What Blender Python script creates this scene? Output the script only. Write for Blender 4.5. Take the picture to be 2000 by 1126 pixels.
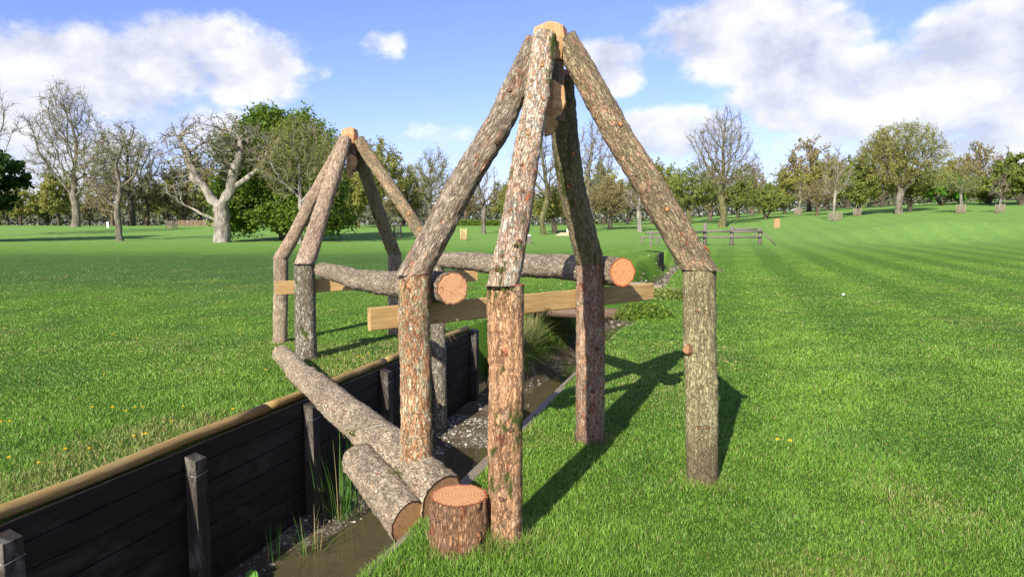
import bpy, math, random
import numpy as np
from mathutils import Vector
R = math.radians
for o in list(bpy.data.objects): bpy.data.objects.remove(o)
S = bpy.context.scene
COL = S.collection
PI = math.pi

# ---------------------------------------------------------------- camera
FPX = 1333.3; EYE = 1.6; PITCH = math.atan(125/FPX)
cd = bpy.data.cameras.new('camera'); cam = bpy.data.objects.new('camera', cd); COL.objects.link(cam)
cam.location = (0, 0, EYE); cam.rotation_euler = (PI/2-PITCH, 0, 0)
cd.sensor_width = 36; cd.lens = 24.0; cd.clip_end = 5000; cd.clip_start = 0.05
S.camera = cam
S.view_settings.view_transform = 'Standard'; S.view_settings.look = 'None'
S.view_settings.exposure = 1.0; S.view_settings.gamma = 1

# ---------------------------------------------------------------- node helper
def nn(nt, kind, _set=None, **ins):
    n = nt.nodes.new(kind)
    if _set:
        for k, v in _set.items(): setattr(n, k, v)
    for k, v in ins.items():
        key = int(k[1:]) if (k[0] == 'i' and k[1:].isdigit()) else k.replace('_', ' ')
        s = n.inputs[key]
        if isinstance(v, bpy.types.NodeSocket): nt.links.new(v, s)
        else: s.default_value = v
    return n
def math_(nt, op, a, b=0.0, c=None, clamp=False):
    kw = dict(i0=a, i1=b)
    if c is not None: kw['i2'] = c
    return nn(nt, 'ShaderNodeMath', dict(operation=op, use_clamp=clamp), **kw).outputs[0]
def vmath(nt, op, a, b=(0, 0, 0)):
    return nn(nt, 'ShaderNodeVectorMath', dict(operation=op), i0=a, i1=b)
def mixc(nt, f, a, b, mode='MIX'):
    n = nt.nodes.new('ShaderNodeMix'); n.data_type = 'RGBA'; n.blend_type = mode
    for i, v in ((0, f), (6, a), (7, b)):
        if isinstance(v, bpy.types.NodeSocket): nt.links.new(v, n.inputs[i])
        else:
            if i and len(v) == 3: v = (*v, 1)
            n.inputs[i].default_value = v
    return n.outputs[2]
def ramp(nt, f, lo, hi):
    return nn(nt, 'ShaderNodeMapRange', dict(interpolation_type='SMOOTHSTEP'), i0=f, i1=lo, i2=hi).outputs[0]
def noise(nt, vec, scale, detail=4, rough=.55, dist=0.0):
    return nn(nt, 'ShaderNodeTexNoise', Vector=vec, Scale=scale, Detail=detail, Roughness=rough, Distortion=dist).outputs[0]

# ---------------------------------------------------------------- world: physical sky with clouds
SUN_EL = R(30.0); SUN_HEAD = R(23.5)      # light travels towards this heading (from +Y to +X)
to_sun = Vector((-math.sin(SUN_HEAD)*math.cos(SUN_EL), -math.cos(SUN_HEAD)*math.cos(SUN_EL), math.sin(SUN_EL)))
W = bpy.data.worlds.new('World'); S.world = W; W.use_nodes = True
nt = W.node_tree; nt.nodes.clear()
def build_world(nt):
    sky = nn(nt, 'ShaderNodeTexSky', dict(sky_type='NISHITA', sun_disc=False, sun_elevation=SUN_EL,
             sun_rotation=math.atan2(to_sun.x, to_sun.y), air_density=1.0, dust_density=0.6, ozone_density=2.5))
    skyc = mixc(nt, 1.0, sky.outputs[0], SKY_TINT, 'MULTIPLY')
    tc = nn(nt, 'ShaderNodeTexCoord'); d = vmath(nt, 'NORMALIZE', tc.outputs['Generated']).outputs[0]
    sep = nn(nt, 'ShaderNodeSeparateXYZ', i0=d)
    # stretch towards the horizon like a real cloud deck
    zz = math_(nt, 'MULTIPLY', sep.outputs[2], 1.45)
    p = nn(nt, 'ShaderNodeCombineXYZ', i0=sep.outputs[0], i1=sep.outputs[1], i2=zz).outputs[0]
    n1 = noise(nt, p, 6.0, 12, .60, .1)
    n1b = noise(nt, vmath(nt, 'ADD', p, (-.035, -.01, .06)).outputs[0], 6.0, 7, .56, .1)
    n2 = noise(nt, p, 17.0, 9, .62, .15)
    blobs = None
    for (px, py, rx, ry, a) in CLOUDS:
        x = (px-1000)/FPX; y = (563-py)/FPX
        c = Vector((x, math.cos(PITCH)+y*math.sin(PITCH), -math.sin(PITCH)+y*math.cos(PITCH))).normalized()
        q = vmath(nt, 'MULTIPLY', vmath(nt, 'SUBTRACT', d, tuple(c)).outputs[0], (FPX/rx, FPX/rx, FPX/ry))
        l = nn(nt, 'ShaderNodeVectorMath', dict(operation='LENGTH'), i0=q.outputs[0]).outputs[1]
        v = nn(nt, 'ShaderNodeMapRange', dict(interpolation_type='SMOOTHSTEP'), i0=l, i1=0.35, i2=1.25, i3=a, i4=0.0).outputs[0]
        blobs = v if blobs is None else math_(nt, 'MAXIMUM', blobs, v)
    behind = nn(nt, 'ShaderNodeMapRange', i0=sep.outputs[1], i1=.55, i2=.1, i3=0, i4=.42).outputs[0]
    blobs = math_(nt, 'MAXIMUM', blobs, behind)
    dens = math_(nt, 'ADD', math_(nt, 'MULTIPLY', math_(nt, 'SUBTRACT', n1, .5), 1.35), blobs)
    dens = math_(nt, 'ADD', dens, math_(nt, 'MULTIPLY', math_(nt, 'SUBTRACT', n2, .5), .50))
    mask = ramp(nt, dens, .34, .64)
    lit = math_(nt, 'ADD', math_(nt, 'MULTIPLY', math_(nt, 'SUBTRACT', n1, n1b), 4.2), .58)
    thick = ramp(nt, dens, .55, 1.35)
    lit = math_(nt, 'SUBTRACT', lit, math_(nt, 'MULTIPLY', thick, .30))
    lit = math_(nt, 'ADD', lit, math_(nt, 'MULTIPLY', math_(nt, 'SUBTRACT', n2, .5), .7), clamp=True)
    cc = mixc(nt, lit, CLOUD_DARK, CLOUD_LIGHT)
    mask = math_(nt, 'MULTIPLY', mask, .93)
    out = mixc(nt, mask, skyc, cc)
    # whitish haze right above the horizon
    hz = nn(nt, 'ShaderNodeMapRange', dict(interpolation_type='SMOOTHSTEP'), i0=sep.outputs[2], i1=.0, i2=.19, i3=.36, i4=0).outputs[0]
    out = mixc(nt, hz, out, HAZE_COL)
    bg = nn(nt, 'ShaderNodeBackground', Color=out, Strength=0.1)
    nt.links.new(bg.outputs[0], nn(nt, 'ShaderNodeOutputWorld').inputs[0])
SKY_TINT = (.77, .73, 1.09)
CLOUD_DARK = (3.2, 3.4, 4.1, 1); CLOUD_LIGHT = (5.6, 5.6, 5.7, 1); HAZE_COL = (3.7, 4.25, 5.2, 1)
CLOUDS = [(140, 150, 270, 115, .72), (410, 120, 220, 105, .72), (60, 260, 300, 120, .62), (330, 240, 250, 80, .55),
          (740, 100, 80, 55, .33), (590, 150, 90, 45, .33), (860, 270, 130, 50, .42), (950, 180, 60, 40, .3),
          (1190, 130, 110, 75, .72), (1480, 80, 260, 110, .80), (1330, 260, 200, 75, .66), (1700, 180, 330, 105, .85),
          (1930, 120, 200, 120, .85), (1900, 260, 260, 70, .7), (1550, 260, 200, 60, .55), (1600, 345, 260, 40, .3), (1000, 10, 110, 18, .3)]
build_world(nt)

sd = bpy.data.lights.new('sun', 'SUN'); sun = bpy.data.objects.new('sun', sd); COL.objects.link(sun)
sd.energy = 4.9; sd.angle = R(.53); sd.color = (1, .935, .81)
sun.rotation_euler = to_sun.to_track_quat('Z', 'Y').to_euler(); sun.location = (-10, -20, 20)

# ---------------------------------------------------------------- geometry helpers
def tag(o, label=None, cat=None, group=None, kind=None):
    if label: o['label'] = label
    if cat: o['category'] = cat
    if group: o['group'] = group
    if kind: o['kind'] = kind
    return o
def empty(name, loc, label=None, cat=None, group=None):
    o = bpy.data.objects.new(name, None); COL.objects.link(o); o.location = loc
    o.empty_display_size = .2; o['_o'] = tuple(loc)
    return tag(o, label, cat, group)
def mesh(name, V, F, mats, parent=None, origin=None, attrs=None, smooth=True, midx=None):
    """V world coords (n,3); F list of index arrays (n,3)/(n,4). Origin from the parent root when there is one."""
    V = np.asarray(V, dtype=np.float64)
    if parent is not None: org = np.array(parent['_o'])
    elif origin is not None: org = np.array(origin)
    else: org = np.zeros(3)
    F = [np.asarray(f, dtype=np.int64) for f in (F if isinstance(F, list) else [F]) if len(f)]
    loops = np.concatenate([f.ravel() for f in F]); tot = np.concatenate([np.full(len(f), f.shape[1]) for f in F])
    start = np.concatenate([[0], np.cumsum(tot)[:-1]])
    me = bpy.data.meshes.new(name)
    me.vertices.add(len(V)); me.vertices.foreach_set('co', (V-org).astype(np.float32).ravel())
    me.loops.add(len(loops)); me.loops.foreach_set('vertex_index', loops.astype(np.int32))
    me.polygons.add(len(tot)); me.polygons.foreach_set('loop_start', start.astype(np.int32))
    me.polygons.foreach_set('loop_total', tot.astype(np.int32))
    if not isinstance(mats, (list, tuple)): mats = [mats]
    for m in mats: me.materials.append(m)
    if midx is not None: me.polygons.foreach_set('material_index', np.asarray(midx, dtype=np.int32))
    me.update(calc_edges=True)
    me.polygons.foreach_set('use_smooth', np.full(len(tot), smooth))
    for k, a in (attrs or {}).items():
        a = np.asarray(a, dtype=np.float32)
        if a.ndim == 1:
            t = me.attributes.new(k, 'FLOAT', 'POINT'); t.data.foreach_set('value', a)
        else:
            t = me.attributes.new(k, 'FLOAT_VECTOR', 'POINT'); t.data.foreach_set('vector', a.ravel())
    o = bpy.data.objects.new(name, me); COL.objects.link(o)
    if parent is not None:
        o.parent = parent; o['_o'] = tuple(parent['_o'])
    else:
        o.location = org; o['_o'] = tuple(float(x) for x in org)
    return o
class MB:
    """collects pieces for one mesh"""
    def __init__(s): s.V = []; s.F = {}; s.n = 0
    def add(s, V, F):
        V = np.asarray(V, float); F = np.asarray(F)
        s.V.append(V); s.F.setdefault(F.shape[1], []).append(F+s.n); s.n += len(V)
    def box(s, c, sx, sy, sz, ax=(1, 0, 0), ay=None, az=None, jit=0, rng=None, bev=0.0):
        ax = Vector(ax).normalized(); az = Vector(az).normalized() if az else Vector((0, 0, 1))
        ay = az.cross(ax).normalized(); az = ax.cross(ay).normalized()
        c = Vector(c); hx, hy, hz = sx/2, sy/2, sz/2
        if bev <= 0:
            P = [c+ax*(hx*i)+ay*(hy*j)+az*(hz*k) for k in (-1, 1) for j in (-1, 1) for i in (-1, 1)]
            s.add([tuple(p) for p in P], [(0, 2, 3, 1), (4, 5, 7, 6), (0, 1, 5, 4), (2, 6, 7, 3), (0, 4, 6, 2), (1, 3, 7, 5)])
        else:
            # bevelled along the four long edges (profile in y,z)
            b = bev; prof = [(-hy+b, -hz), (hy-b, -hz), (hy, -hz+b), (hy, hz-b), (hy-b, hz), (-hy+b, hz), (-hy, hz-b), (-hy, -hz+b)]
            V = []
            for i in (-1, 1):
                for (y, z) in prof: V.append(tuple(c+ax*(hx*i)+ay*y+az*z))
            F = [(k, (k+1) % 8, 8+(k+1) % 8, 8+k) for k in range(8)]
            s.add(V, F)
            for i, b0 in ((0, 0), (1, 8)):
                idx = [b0+k for k in range(8)]
                s.F.setdefault(3, []).append(np.array([(idx[0], idx[k], idx[k+1]) if i else (idx[0], idx[k+1], idx[k]) for k in range(1, 7)])+(s.n-16))
    def tube(s, pts, rad, n=8, cap=True):
        pts = [Vector(p) for p in pts]
        if not hasattr(rad, '__len__'): rad = [rad]*len(pts)
        V = []; up = None
        for i, p in enumerate(pts):
            t = (pts[min(i+1, len(pts)-1)]-pts[max(i-1, 0)]).normalized()
            if up is None: up = Vector((0, 0, 1)) if abs(t.z) < .9 else Vector((1, 0, 0))
            a = t.cross(up).normalized(); b = a.cross(t).normalized(); up = b
            for k in range(n):
                th = 2*PI*k/n; V.append(tuple(p+a*(rad[i]*math.cos(th))+b*(rad[i]*math.sin(th))))
        m = len(pts)
        F = [(i*n+k, i*n+(k+1) % n, (i+1)*n+(k+1) % n, (i+1)*n+k) for i in range(m-1) for k in range(n)]
        s.add(V, F)
        if cap:
            o = s.n-len(V)
            s.F.setdefault(3, []).append(np.array([(0, k+1, k) for k in range(1, n-1)])+o)
            s.F[3].append(np.array([(0, k, k+1) for k in range(1, n-1)])+o+(m-1)*n)
    def build(s, name, mats, parent=None, origin=None, smooth=False, **kw):
        return mesh(name, np.concatenate(s.V), [np.concatenate(v) for v in s.F.values()], mats, parent, origin, smooth=smooth, **kw)

# numpy value noise
def _h(i, j, k, seed):
    n = (i*374761393 + j*668265263 + k*2147483647 + seed*1274126177) & 0xffffffff
    n = ((n ^ (n >> 13))*1274126177) & 0xffffffff
    return ((n ^ (n >> 16)) & 0xffff)/65535.0
def vnoise(P, seed=0):
    P = np.asarray(P, float); I = np.floor(P).astype(np.int64); f = P-I; f = f*f*(3-2*f)
    r = 0
    for a in (0, 1):
        wa = f[:, 0] if a else 1-f[:, 0]
        for b in (0, 1):
            wb = f[:, 1] if b else 1-f[:, 1]
            for c in (0, 1):
                wc = f[:, 2] if c else 1-f[:, 2]
                r = r+wa*wb*wc*_h(I[:, 0]+a, I[:, 1]+b, I[:, 2]+c, seed)
    return r
def fbm(P, seed=0, oct=4, g=.5):
    P = np.asarray(P, float); r = 0; a = 1; t = 0
    for o in range(oct):
        r = r+a*vnoise(P*(2**o)+o*17.3, seed+o); t += a; a *= g
    return r/t
def sstep(x, a, b):
    t = np.clip((x-a)/(b-a), 0, 1); return t*t*(3-2*t)

# ---------------------------------------------------------------- terrain and ditch layout
TH = R(17.6); CT, ST = math.cos(TH), math.sin(TH)
UR = -.17*CT-4.52*ST           # right edge of the ditch
UL = UR-2.28                   # left edge (wall face)
WALL_END = 10.55               # along the ditch
def uv_of(x, y): return x*CT-y*ST, x*ST+y*CT
def xy_of(u, v): return u*CT+v*ST, -u*ST+v*CT
def PANEL_U(v): return (UL+UR)/2-.86-.32*np.clip(np.asarray(v, float)-39, 0, 3)**1.4
def terrain_far(x, y):
    x = np.asarray(x, float); y = np.asarray(y, float)
    z = 1.35*sstep(y, 60, 122)
    z = z+.075*np.clip(np.log1p(np.exp(np.clip((x-22)/4, -30, 30)))*4, 0, 55)*sstep(y, 25, 75)
    z = z+.16*(fbm(np.stack([x*.06, y*.06, x*0], -1), 5, 2)-.5)*sstep(y, 14, 40)
    z = z+.8*np.exp(-(((x-39)/7)**2+((y-64)/5)**2))-.5*np.exp(-(((x-35)/8)**2+((y-54)/5)**2))
    return z
def terrain(x, y):
    x = np.asarray(x, float); y = np.asarray(y, float)
    z = terrain_far(x, y); u, v = uv_of(x, y)
    z = z+.018*(fbm(np.stack([x*1.3, y*1.3, x*0], -1), 9, 3)-.5)
    fade = 1-sstep(v, 62, 74)
    # natural reach: sloping grassy banks
    wob = .5*(fbm(np.stack([v*.22, v*0, v*0], -1), 3, 2)-.5)
    nat = sstep(v, WALL_END+.05, WALL_END+.5)
    cc = (UL+UR)/2+wob*nat
    half = (UR-UL)/2
    t = np.abs(u-cc)
    depth = 1.25-.35*sstep(v, 20, 45)
    slope = 1-sstep(t, half*(.34-.12*sstep(v, 17, 24)), half*(1.12-.25*sstep(v, 17, 24)))
    z_nat = z-depth*slope-.95*sstep(u, PANEL_U(v), PANEL_U(v)+.12)*(1-sstep(u, (UL+UR)/2+.3, (UL+UR)/2+1.1))*sstep(v, 35.6, 36.4)*(1-sstep(v, 41.2, 43))*sstep(z-depth*slope, -1.0, -.3)
    inside = (u > UL+.001) & (u < UR-.001)
    bed = -1.285+.15*sstep(UL+.85-u, 0, .8)+.13*(fbm(np.stack([x*.9, y*.9, x*0], -1), 21, 4)-.5)
    bar = .17*np.exp(-(((u-(UL+.75))/.38)**2+((v-8.35)/.55)**2))+.14*np.exp(-(((u-(UL+.6))/.4)**2+((v-9.6)/.7)**2))
    z_wall = np.where(inside, bed+bar, z)
    zz = z_wall*(1-nat)+z_nat*nat
    return zz*fade+z*(1-fade)
WATER = -1.205
CP, SP = math.cos(PITCH), math.sin(PITCH)
def ray(px, py):
    x = (px-1000)/FPX; y = (563-py)/FPX
    return x, CP+y*SP, -SP+y*CP
def at(px, py, Y):
    """world point on the sight line of a photo pixel at forward distance Y"""
    x, a, b = ray(px, py); k = Y/a
    return Vector((x*k, Y, EYE+b*k))
def hit(px, py, z=0.0):
    x, a, b = ray(px, py); k = (z-EYE)/b
    return Vector((x*k, a*k, z))
def stand(px, Y):
    """point of the terrain at forward distance Y under a photo column (near the horizon)"""
    x = (px-1000)/FPX*Y/ (CP)
    return Vector((x*.9957, Y, float(terrain(np.array([x]), np.array([Y]))[0])))

# ---------------------------------------------------------------- materials
def new_mat(name):
    m = bpy.data.materials.new(name); m.use_nodes = True; m.node_tree.nodes.clear(); return m, m.node_tree
def finish(nt, shader, disp=None):
    o = nn(nt, 'ShaderNodeOutputMaterial'); nt.links.new(shader, o.inputs[0])
def principled(nt, col, rough=.7, bump=None, strength=.5, dist=.01, spec=.3, **kw):
    b = nn(nt, 'ShaderNodeBsdfPrincipled', Roughness=rough)
    b.inputs['Specular IOR Level'].default_value = spec
    if isinstance(col, bpy.types.NodeSocket): nt.links.new(col, b.inputs['Base Color'])
    else: b.inputs['Base Color'].default_value = (*col[:3], 1)
    if bump is not None:
        bm = nn(nt, 'ShaderNodeBump', Strength=strength, Distance=dist, Height=bump); nt.links.new(bm.outputs[0], b.inputs['Normal'])
    return b.outputs[0]
def bark_mat(name, grey=(.40, .36, .30), pink=(.42, .23, .15), red=(.27, .095, .045), crack=(.055, .035, .025),
             pinkish=.5, redness=.25, lichen=.35, moss=0.0, scale=1.0, stretch=.42, crackw=.14, lichen_col=(.50, .52, .44), seed=0.0, depth=1.0, stain=0.0):
    m, nt = new_mat(name)
    pink = (pink[0]*1.0, pink[1]*1.14, pink[2]*1.16); redness *= .72; scale *= 1.12
    a = nn(nt, 'ShaderNodeAttribute', dict(attribute_name='bc')).outputs['Vector']
    p = vmath(nt, 'MULTIPLY', a, (1, 1, stretch)).outputs[0]
    p = vmath(nt, 'ADD', p, (seed*3.1, seed*1.7, seed)).outputs[0]
    wob = nn(nt, 'ShaderNodeTexNoise', Vector=p, Scale=34.0*scale, Detail=6.0, Roughness=.7).outputs['Color']
    w = vmath(nt, 'MULTIPLY', vmath(nt, 'SUBTRACT', wob, (.5, .5, .5)).outputs[0], (.040/scale,)*3).outputs[0]
    pw = vmath(nt, 'ADD', p, w).outputs[0]
    ve = nn(nt, 'ShaderNodeTexVoronoi', dict(feature='DISTANCE_TO_EDGE'), Vector=pw, Scale=52.0*scale, Randomness=1.0).outputs['Distance']
    vc = nn(nt, 'ShaderNodeTexVoronoi', dict(feature='F1'), Vector=pw, Scale=52.0*scale, Randomness=1.0)
    ve2 = nn(nt, 'ShaderNodeTexVoronoi', dict(feature='DISTANCE_TO_EDGE'), Vector=pw, Scale=150.0*scale, Randomness=1.0).outputs['Distance']
    n_big = noise(nt, p, 5.0*scale, 4, .6, .4)
    n_mid = noise(nt, p, 17.0*scale, 5, .62, .5)
    n_fine = noise(nt, p, 110.0*scale, 5, .7)
    cell = nn(nt, 'ShaderNodeSeparateColor', i0=vc.outputs['Color'])
    # plates: each plate its own shade
    f = math_(nt, 'ADD', math_(nt, 'MULTIPLY', cell.outputs[0], .5), math_(nt, 'MULTIPLY', n_big, .9))
    col = mixc(nt, ramp(nt, f, 1.28-pinkish*1.1, 1.40-pinkish*1.1+.1), grey, pink)
    col = mixc(nt, ramp(nt, math_(nt, 'ADD', n_mid, math_(nt, 'MULTIPLY', cell.outputs[1], .22)), .86-redness*.55, .92-redness*.5), col, red)
    li = ramp(nt, math_(nt, 'ADD', math_(nt, 'MULTIPLY', noise(nt, vmath(nt, 'ADD', p, (7, 3, 1)).outputs[0], 44*scale, 5, .68, .6), 1.0), math_(nt, 'MULTIPLY', n_big, .35)), .86-lichen*.38, .93-lichen*.36)
    col = mixc(nt, math_(nt, 'MULTIPLY', li, .85), col, lichen_col)
    tone = nn(nt, 'ShaderNodeMapRange', i0=noise(nt, p, 3.2, 4, .6, .5), i1=.3, i2=.7, i3=.72, i4=1.18).outputs[0]
    col = mixc(nt, 1.0, col, nn(nt, 'ShaderNodeCombineXYZ', i0=tone, i1=tone, i2=tone).outputs[0], 'MULTIPLY')
    # brightness variation
    br = nn(nt, 'ShaderNodeMapRange', i0=n_fine, i1=.25, i2=.75, i3=.70, i4=2.25).outputs[0]
    col = mixc(nt, 1.0, col, nn(nt, 'ShaderNodeCombineXYZ', i0=br, i1=br, i2=br).outputs[0], 'MULTIPLY')
    ck = math_(nt, 'SUBTRACT', 1.0, ramp(nt, ve, crackw*.25, crackw))
    ck2 = math_(nt, 'MULTIPLY', math_(nt, 'SUBTRACT', 1.0, ramp(nt, ve2, .02, .10)), .55)
    rn = noise(nt, vmath(nt, 'MULTIPLY', pw, (1, 1, .6)).outputs[0], 34*scale, 6, .62, .8)
    rid = math_(nt, 'SUBTRACT', 1.0, ramp(nt, math_(nt, 'ABSOLUTE', math_(nt, 'SUBTRACT', rn, .5)), .006, .045))
    ck = math_(nt, 'MULTIPLY', ck, .72); ck2 = math_(nt, 'MAXIMUM', ck2, math_(nt, 'MULTIPLY', rid, .95))
    ckm = math_(nt, 'MAXIMUM', math_(nt, 'MULTIPLY', ck, ramp(nt, n_mid, .32, .52)), ck2)
    col = mixc(nt, math_(nt, 'MULTIPLY', ckm, .88), col, crack)
    col = mixc(nt, 1.0, col, (1.40, 1.33, 1.18), 'MULTIPLY')
    if moss > 0:
        mn = noise(nt, vmath(nt, 'ADD', p, (2, 9, 4)).outputs[0], 7.5, 5, .68, .5)
        mf = noise(nt, p, 260, 3, .6)
        mc = mixc(nt, mf, (.045, .065, .012), (.13, .16, .035))
        col = mixc(nt, ramp(nt, mn, .74-moss*.45, .80-moss*.42), col, mc)
    if stain > 0:
        sz = nn(nt, 'ShaderNodeSeparateXYZ', i0=a).outputs[2]
        sf = math_(nt, 'ADD', sz, math_(nt, 'MULTIPLY', math_(nt, 'SUBTRACT', n_mid, .5), .5))
        col = mixc(nt, math_(nt, 'MULTIPLY', nn(nt, 'ShaderNodeMapRange', i0=sf, i1=stain, i2=stain-.22).outputs[0], .6), col, (.10, .065, .045))
    h = math_(nt, 'ADD', math_(nt, 'MULTIPLY', ramp(nt, ve, 0, .28), .75), math_(nt, 'MULTIPLY', ramp(nt, ve2, 0, .25), .25))
    h = math_(nt, 'ADD', h, math_(nt, 'MULTIPLY', cell.outputs[2], .45))
    h = math_(nt, 'SUBTRACT', h, math_(nt, 'MULTIPLY', rid, .35))
    h = math_(nt, 'ADD', h, math_(nt, 'MULTIPLY', n_fine, .5))
    h = math_(nt, 'ADD', h, math_(nt, 'MULTIPLY', n_mid, .8))
    finish(nt, principled(nt, col, .88, h, 1.0, .011*depth, .15))
    return m
def ring_mat(name, c1, c2, rim=(.30, .10, .04), freq=95.0, edge=.09, patches=.0, patchcol=(.2, .1, .05)):
    """sawn end grain: rings around the pith; attribute bc = across, along"""
    m, nt = new_mat(name)
    a = nn(nt, 'ShaderNodeAttribute', dict(attribute_name='bc')).outputs['Vector']
    s = nn(nt, 'ShaderNodeSeparateXYZ', i0=a)
    q = nn(nt, 'ShaderNodeCombineXYZ', i0=math_(nt, 'ADD', s.outputs[0], .006), i1=math_(nt, 'ADD', s.outputs[1], -.004), i2=0.0).outputs[0]
    nz = noise(nt, q, 9.0, 3, .5)
    l = nn(nt, 'ShaderNodeVectorMath', dict(operation='LENGTH'), i0=q).outputs[1]
    rr = math_(nt, 'ADD', l, math_(nt, 'MULTIPLY', nz, .030))
    w = math_(nt, 'SINE', math_(nt, 'MULTIPLY', rr, freq*2*PI))
    w = math_(nt, 'ADD', math_(nt, 'MULTIPLY', w, .5), .5)
    w = math_(nt, 'POWER', w, 1.6)
    ang = nn(nt, 'ShaderNodeMath', dict(operation='ARCTAN2'), i0=s.outputs[1], i1=s.outputs[0]).outputs[0]
    split = noise(nt, nn(nt, 'ShaderNodeCombineXYZ', i0=math_(nt, 'MULTIPLY', ang, 3.2), i1=math_(nt, 'MULTIPLY', l, 3.0), i2=0.0).outputs[0], 2.6, 3, .6)
    split = math_(nt, 'SUBTRACT', 1.0, ramp(nt, math_(nt, 'ABSOLUTE', math_(nt, 'SUBTRACT', split, .5)), .0, .022))
    fine = noise(nt, q, 160, 4, .6)
    col = mixc(nt, math_(nt, 'MULTIPLY', w, math_(nt, 'ADD', math_(nt, 'MULTIPLY', noise(nt, q, 14, 3, .6), .9), .3)), c1, c2)
    col = mixc(nt, math_(nt, 'MULTIPLY', ramp(nt, fine, .4, .7), .12), col, tuple(x*1.25 for x in c1))
    col = mixc(nt, math_(nt, 'MULTIPLY', ramp(nt, noise(nt, q, 22, 4, .65, 1.0), .62-patches*.2, .70), .7), col, patchcol)
    col = mixc(nt, math_(nt, 'MULTIPLY', split, .8), col, tuple(x*.35 for x in c2))
    # saw marks
    sw = nn(nt, 'ShaderNodeTexWave', Vector=q, Scale=38.0, Distortion=1.2).outputs['Fac']
    at_r = nn(nt, 'ShaderNodeAttribute', dict(attribute_name='er')).outputs['Fac']
    col = mixc(nt, ramp(nt, math_(nt, 'ADD', at_r, math_(nt, 'MULTIPLY', nz, .05)), 1-edge, 1-edge*.5), col, rim)
    finish(nt, principled(nt, col, .75, math_(nt, 'ADD', fine, sw), .15, .001, .2))
    return m
def plank_mat(name, c1, c2, knotc=(.10, .05, .02), axis='bc', rough=.7, grain=1.0, dirt=0.0, dirtc=(.1, .1, .1), bumpd=.002, knots=.5):
    """sawn/round timber: grain runs along the third component of attribute bc"""
    m, nt = new_mat(name)
    a = nn(nt, 'ShaderNodeAttribute', dict(attribute_name='bc')).outputs['Vector']
    p = vmath(nt, 'MULTIPLY', a, (1, 1, .06)).outputs[0]
    g1 = noise(nt, p, 55*grain, 5, .6, 1.5); g2 = noise(nt, p, 260*grain, 3, .6, .3)
    col = mixc(nt, ramp(nt, math_(nt, 'ADD', math_(nt, 'MULTIPLY', g1, .7), math_(nt, 'MULTIPLY', g2, .3)), .36, .64), c1, c2)
    kp = vmath(nt, 'MULTIPLY', a, (1, 1, .30)).outputs[0]
    v = nn(nt, 'ShaderNodeTexVoronoi', dict(feature='F1'), Vector=kp, Scale=8.0).outputs['Distance']
    kk = math_(nt, 'SUBTRACT', 1.0, ramp(nt, v, .05, .13))
    col = mixc(nt, math_(nt, 'MULTIPLY', kk, knots), col, knotc)
    big = noise(nt, vmath(nt, 'MULTIPLY', a, (1, 1, .35)).outputs[0], 6, 5, .7, .6)
    col = mixc(nt, math_(nt, 'MULTIPLY', ramp(nt, big, .5, .68), dirt), col, dirtc)
    finish(nt, principled(nt, col, rough, math_(nt, 'ADD', g1, g2), .6, bumpd, .25))
    return m
def plain(name, c, rough=.7, spec=.3, var=.25, sc=8.0, metal=0.0):
    m, nt = new_mat(name)
    tc = nn(nt, 'ShaderNodeTexCoord').outputs['Object']
    n = noise(nt, tc, sc, 5, .65)
    col = mixc(nt, n, tuple(x*(1-var) for x in c), tuple(x*(1+var) for x in c))
    b = nn(nt, 'ShaderNodeBsdfPrincipled', Roughness=rough, Metallic=metal); b.inputs['Specular IOR Level'].default_value = spec
    nt.links.new(col, b.inputs['Base Color'])
    bm = nn(nt, 'ShaderNodeBump', Strength=.3, Distance=.01, Height=n); nt.links.new(bm.outputs[0], b.inputs['Normal'])
    finish(nt, b.outputs[0]); return m
def leaf_mat(name, c1, c2, trans=.45, attr='rnd', c3=None):
    m, nt = new_mat(name)
    r = nn(nt, 'ShaderNodeAttribute', dict(attribute_name=attr)).outputs['Fac']
    col = mixc(nt, r, c1, c2)
    if c3: col = mixc(nt, ramp(nt, r, .90, .93), col, c3)
    d = nn(nt, 'ShaderNodeBsdfPrincipled', Roughness=.55); d.inputs['Specular IOR Level'].default_value = .25
    nt.links.new(col, d.inputs['Base Color'])
    t = nn(nt, 'ShaderNodeBsdfTranslucent', Color=col)
    x = nn(nt, 'ShaderNodeMixShader', i0=trans); nt.links.new(d.outputs[0], x.inputs[1]); nt.links.new(t.outputs[0], x.inputs[2])
    finish(nt, x.outputs[0]); return m

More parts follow.
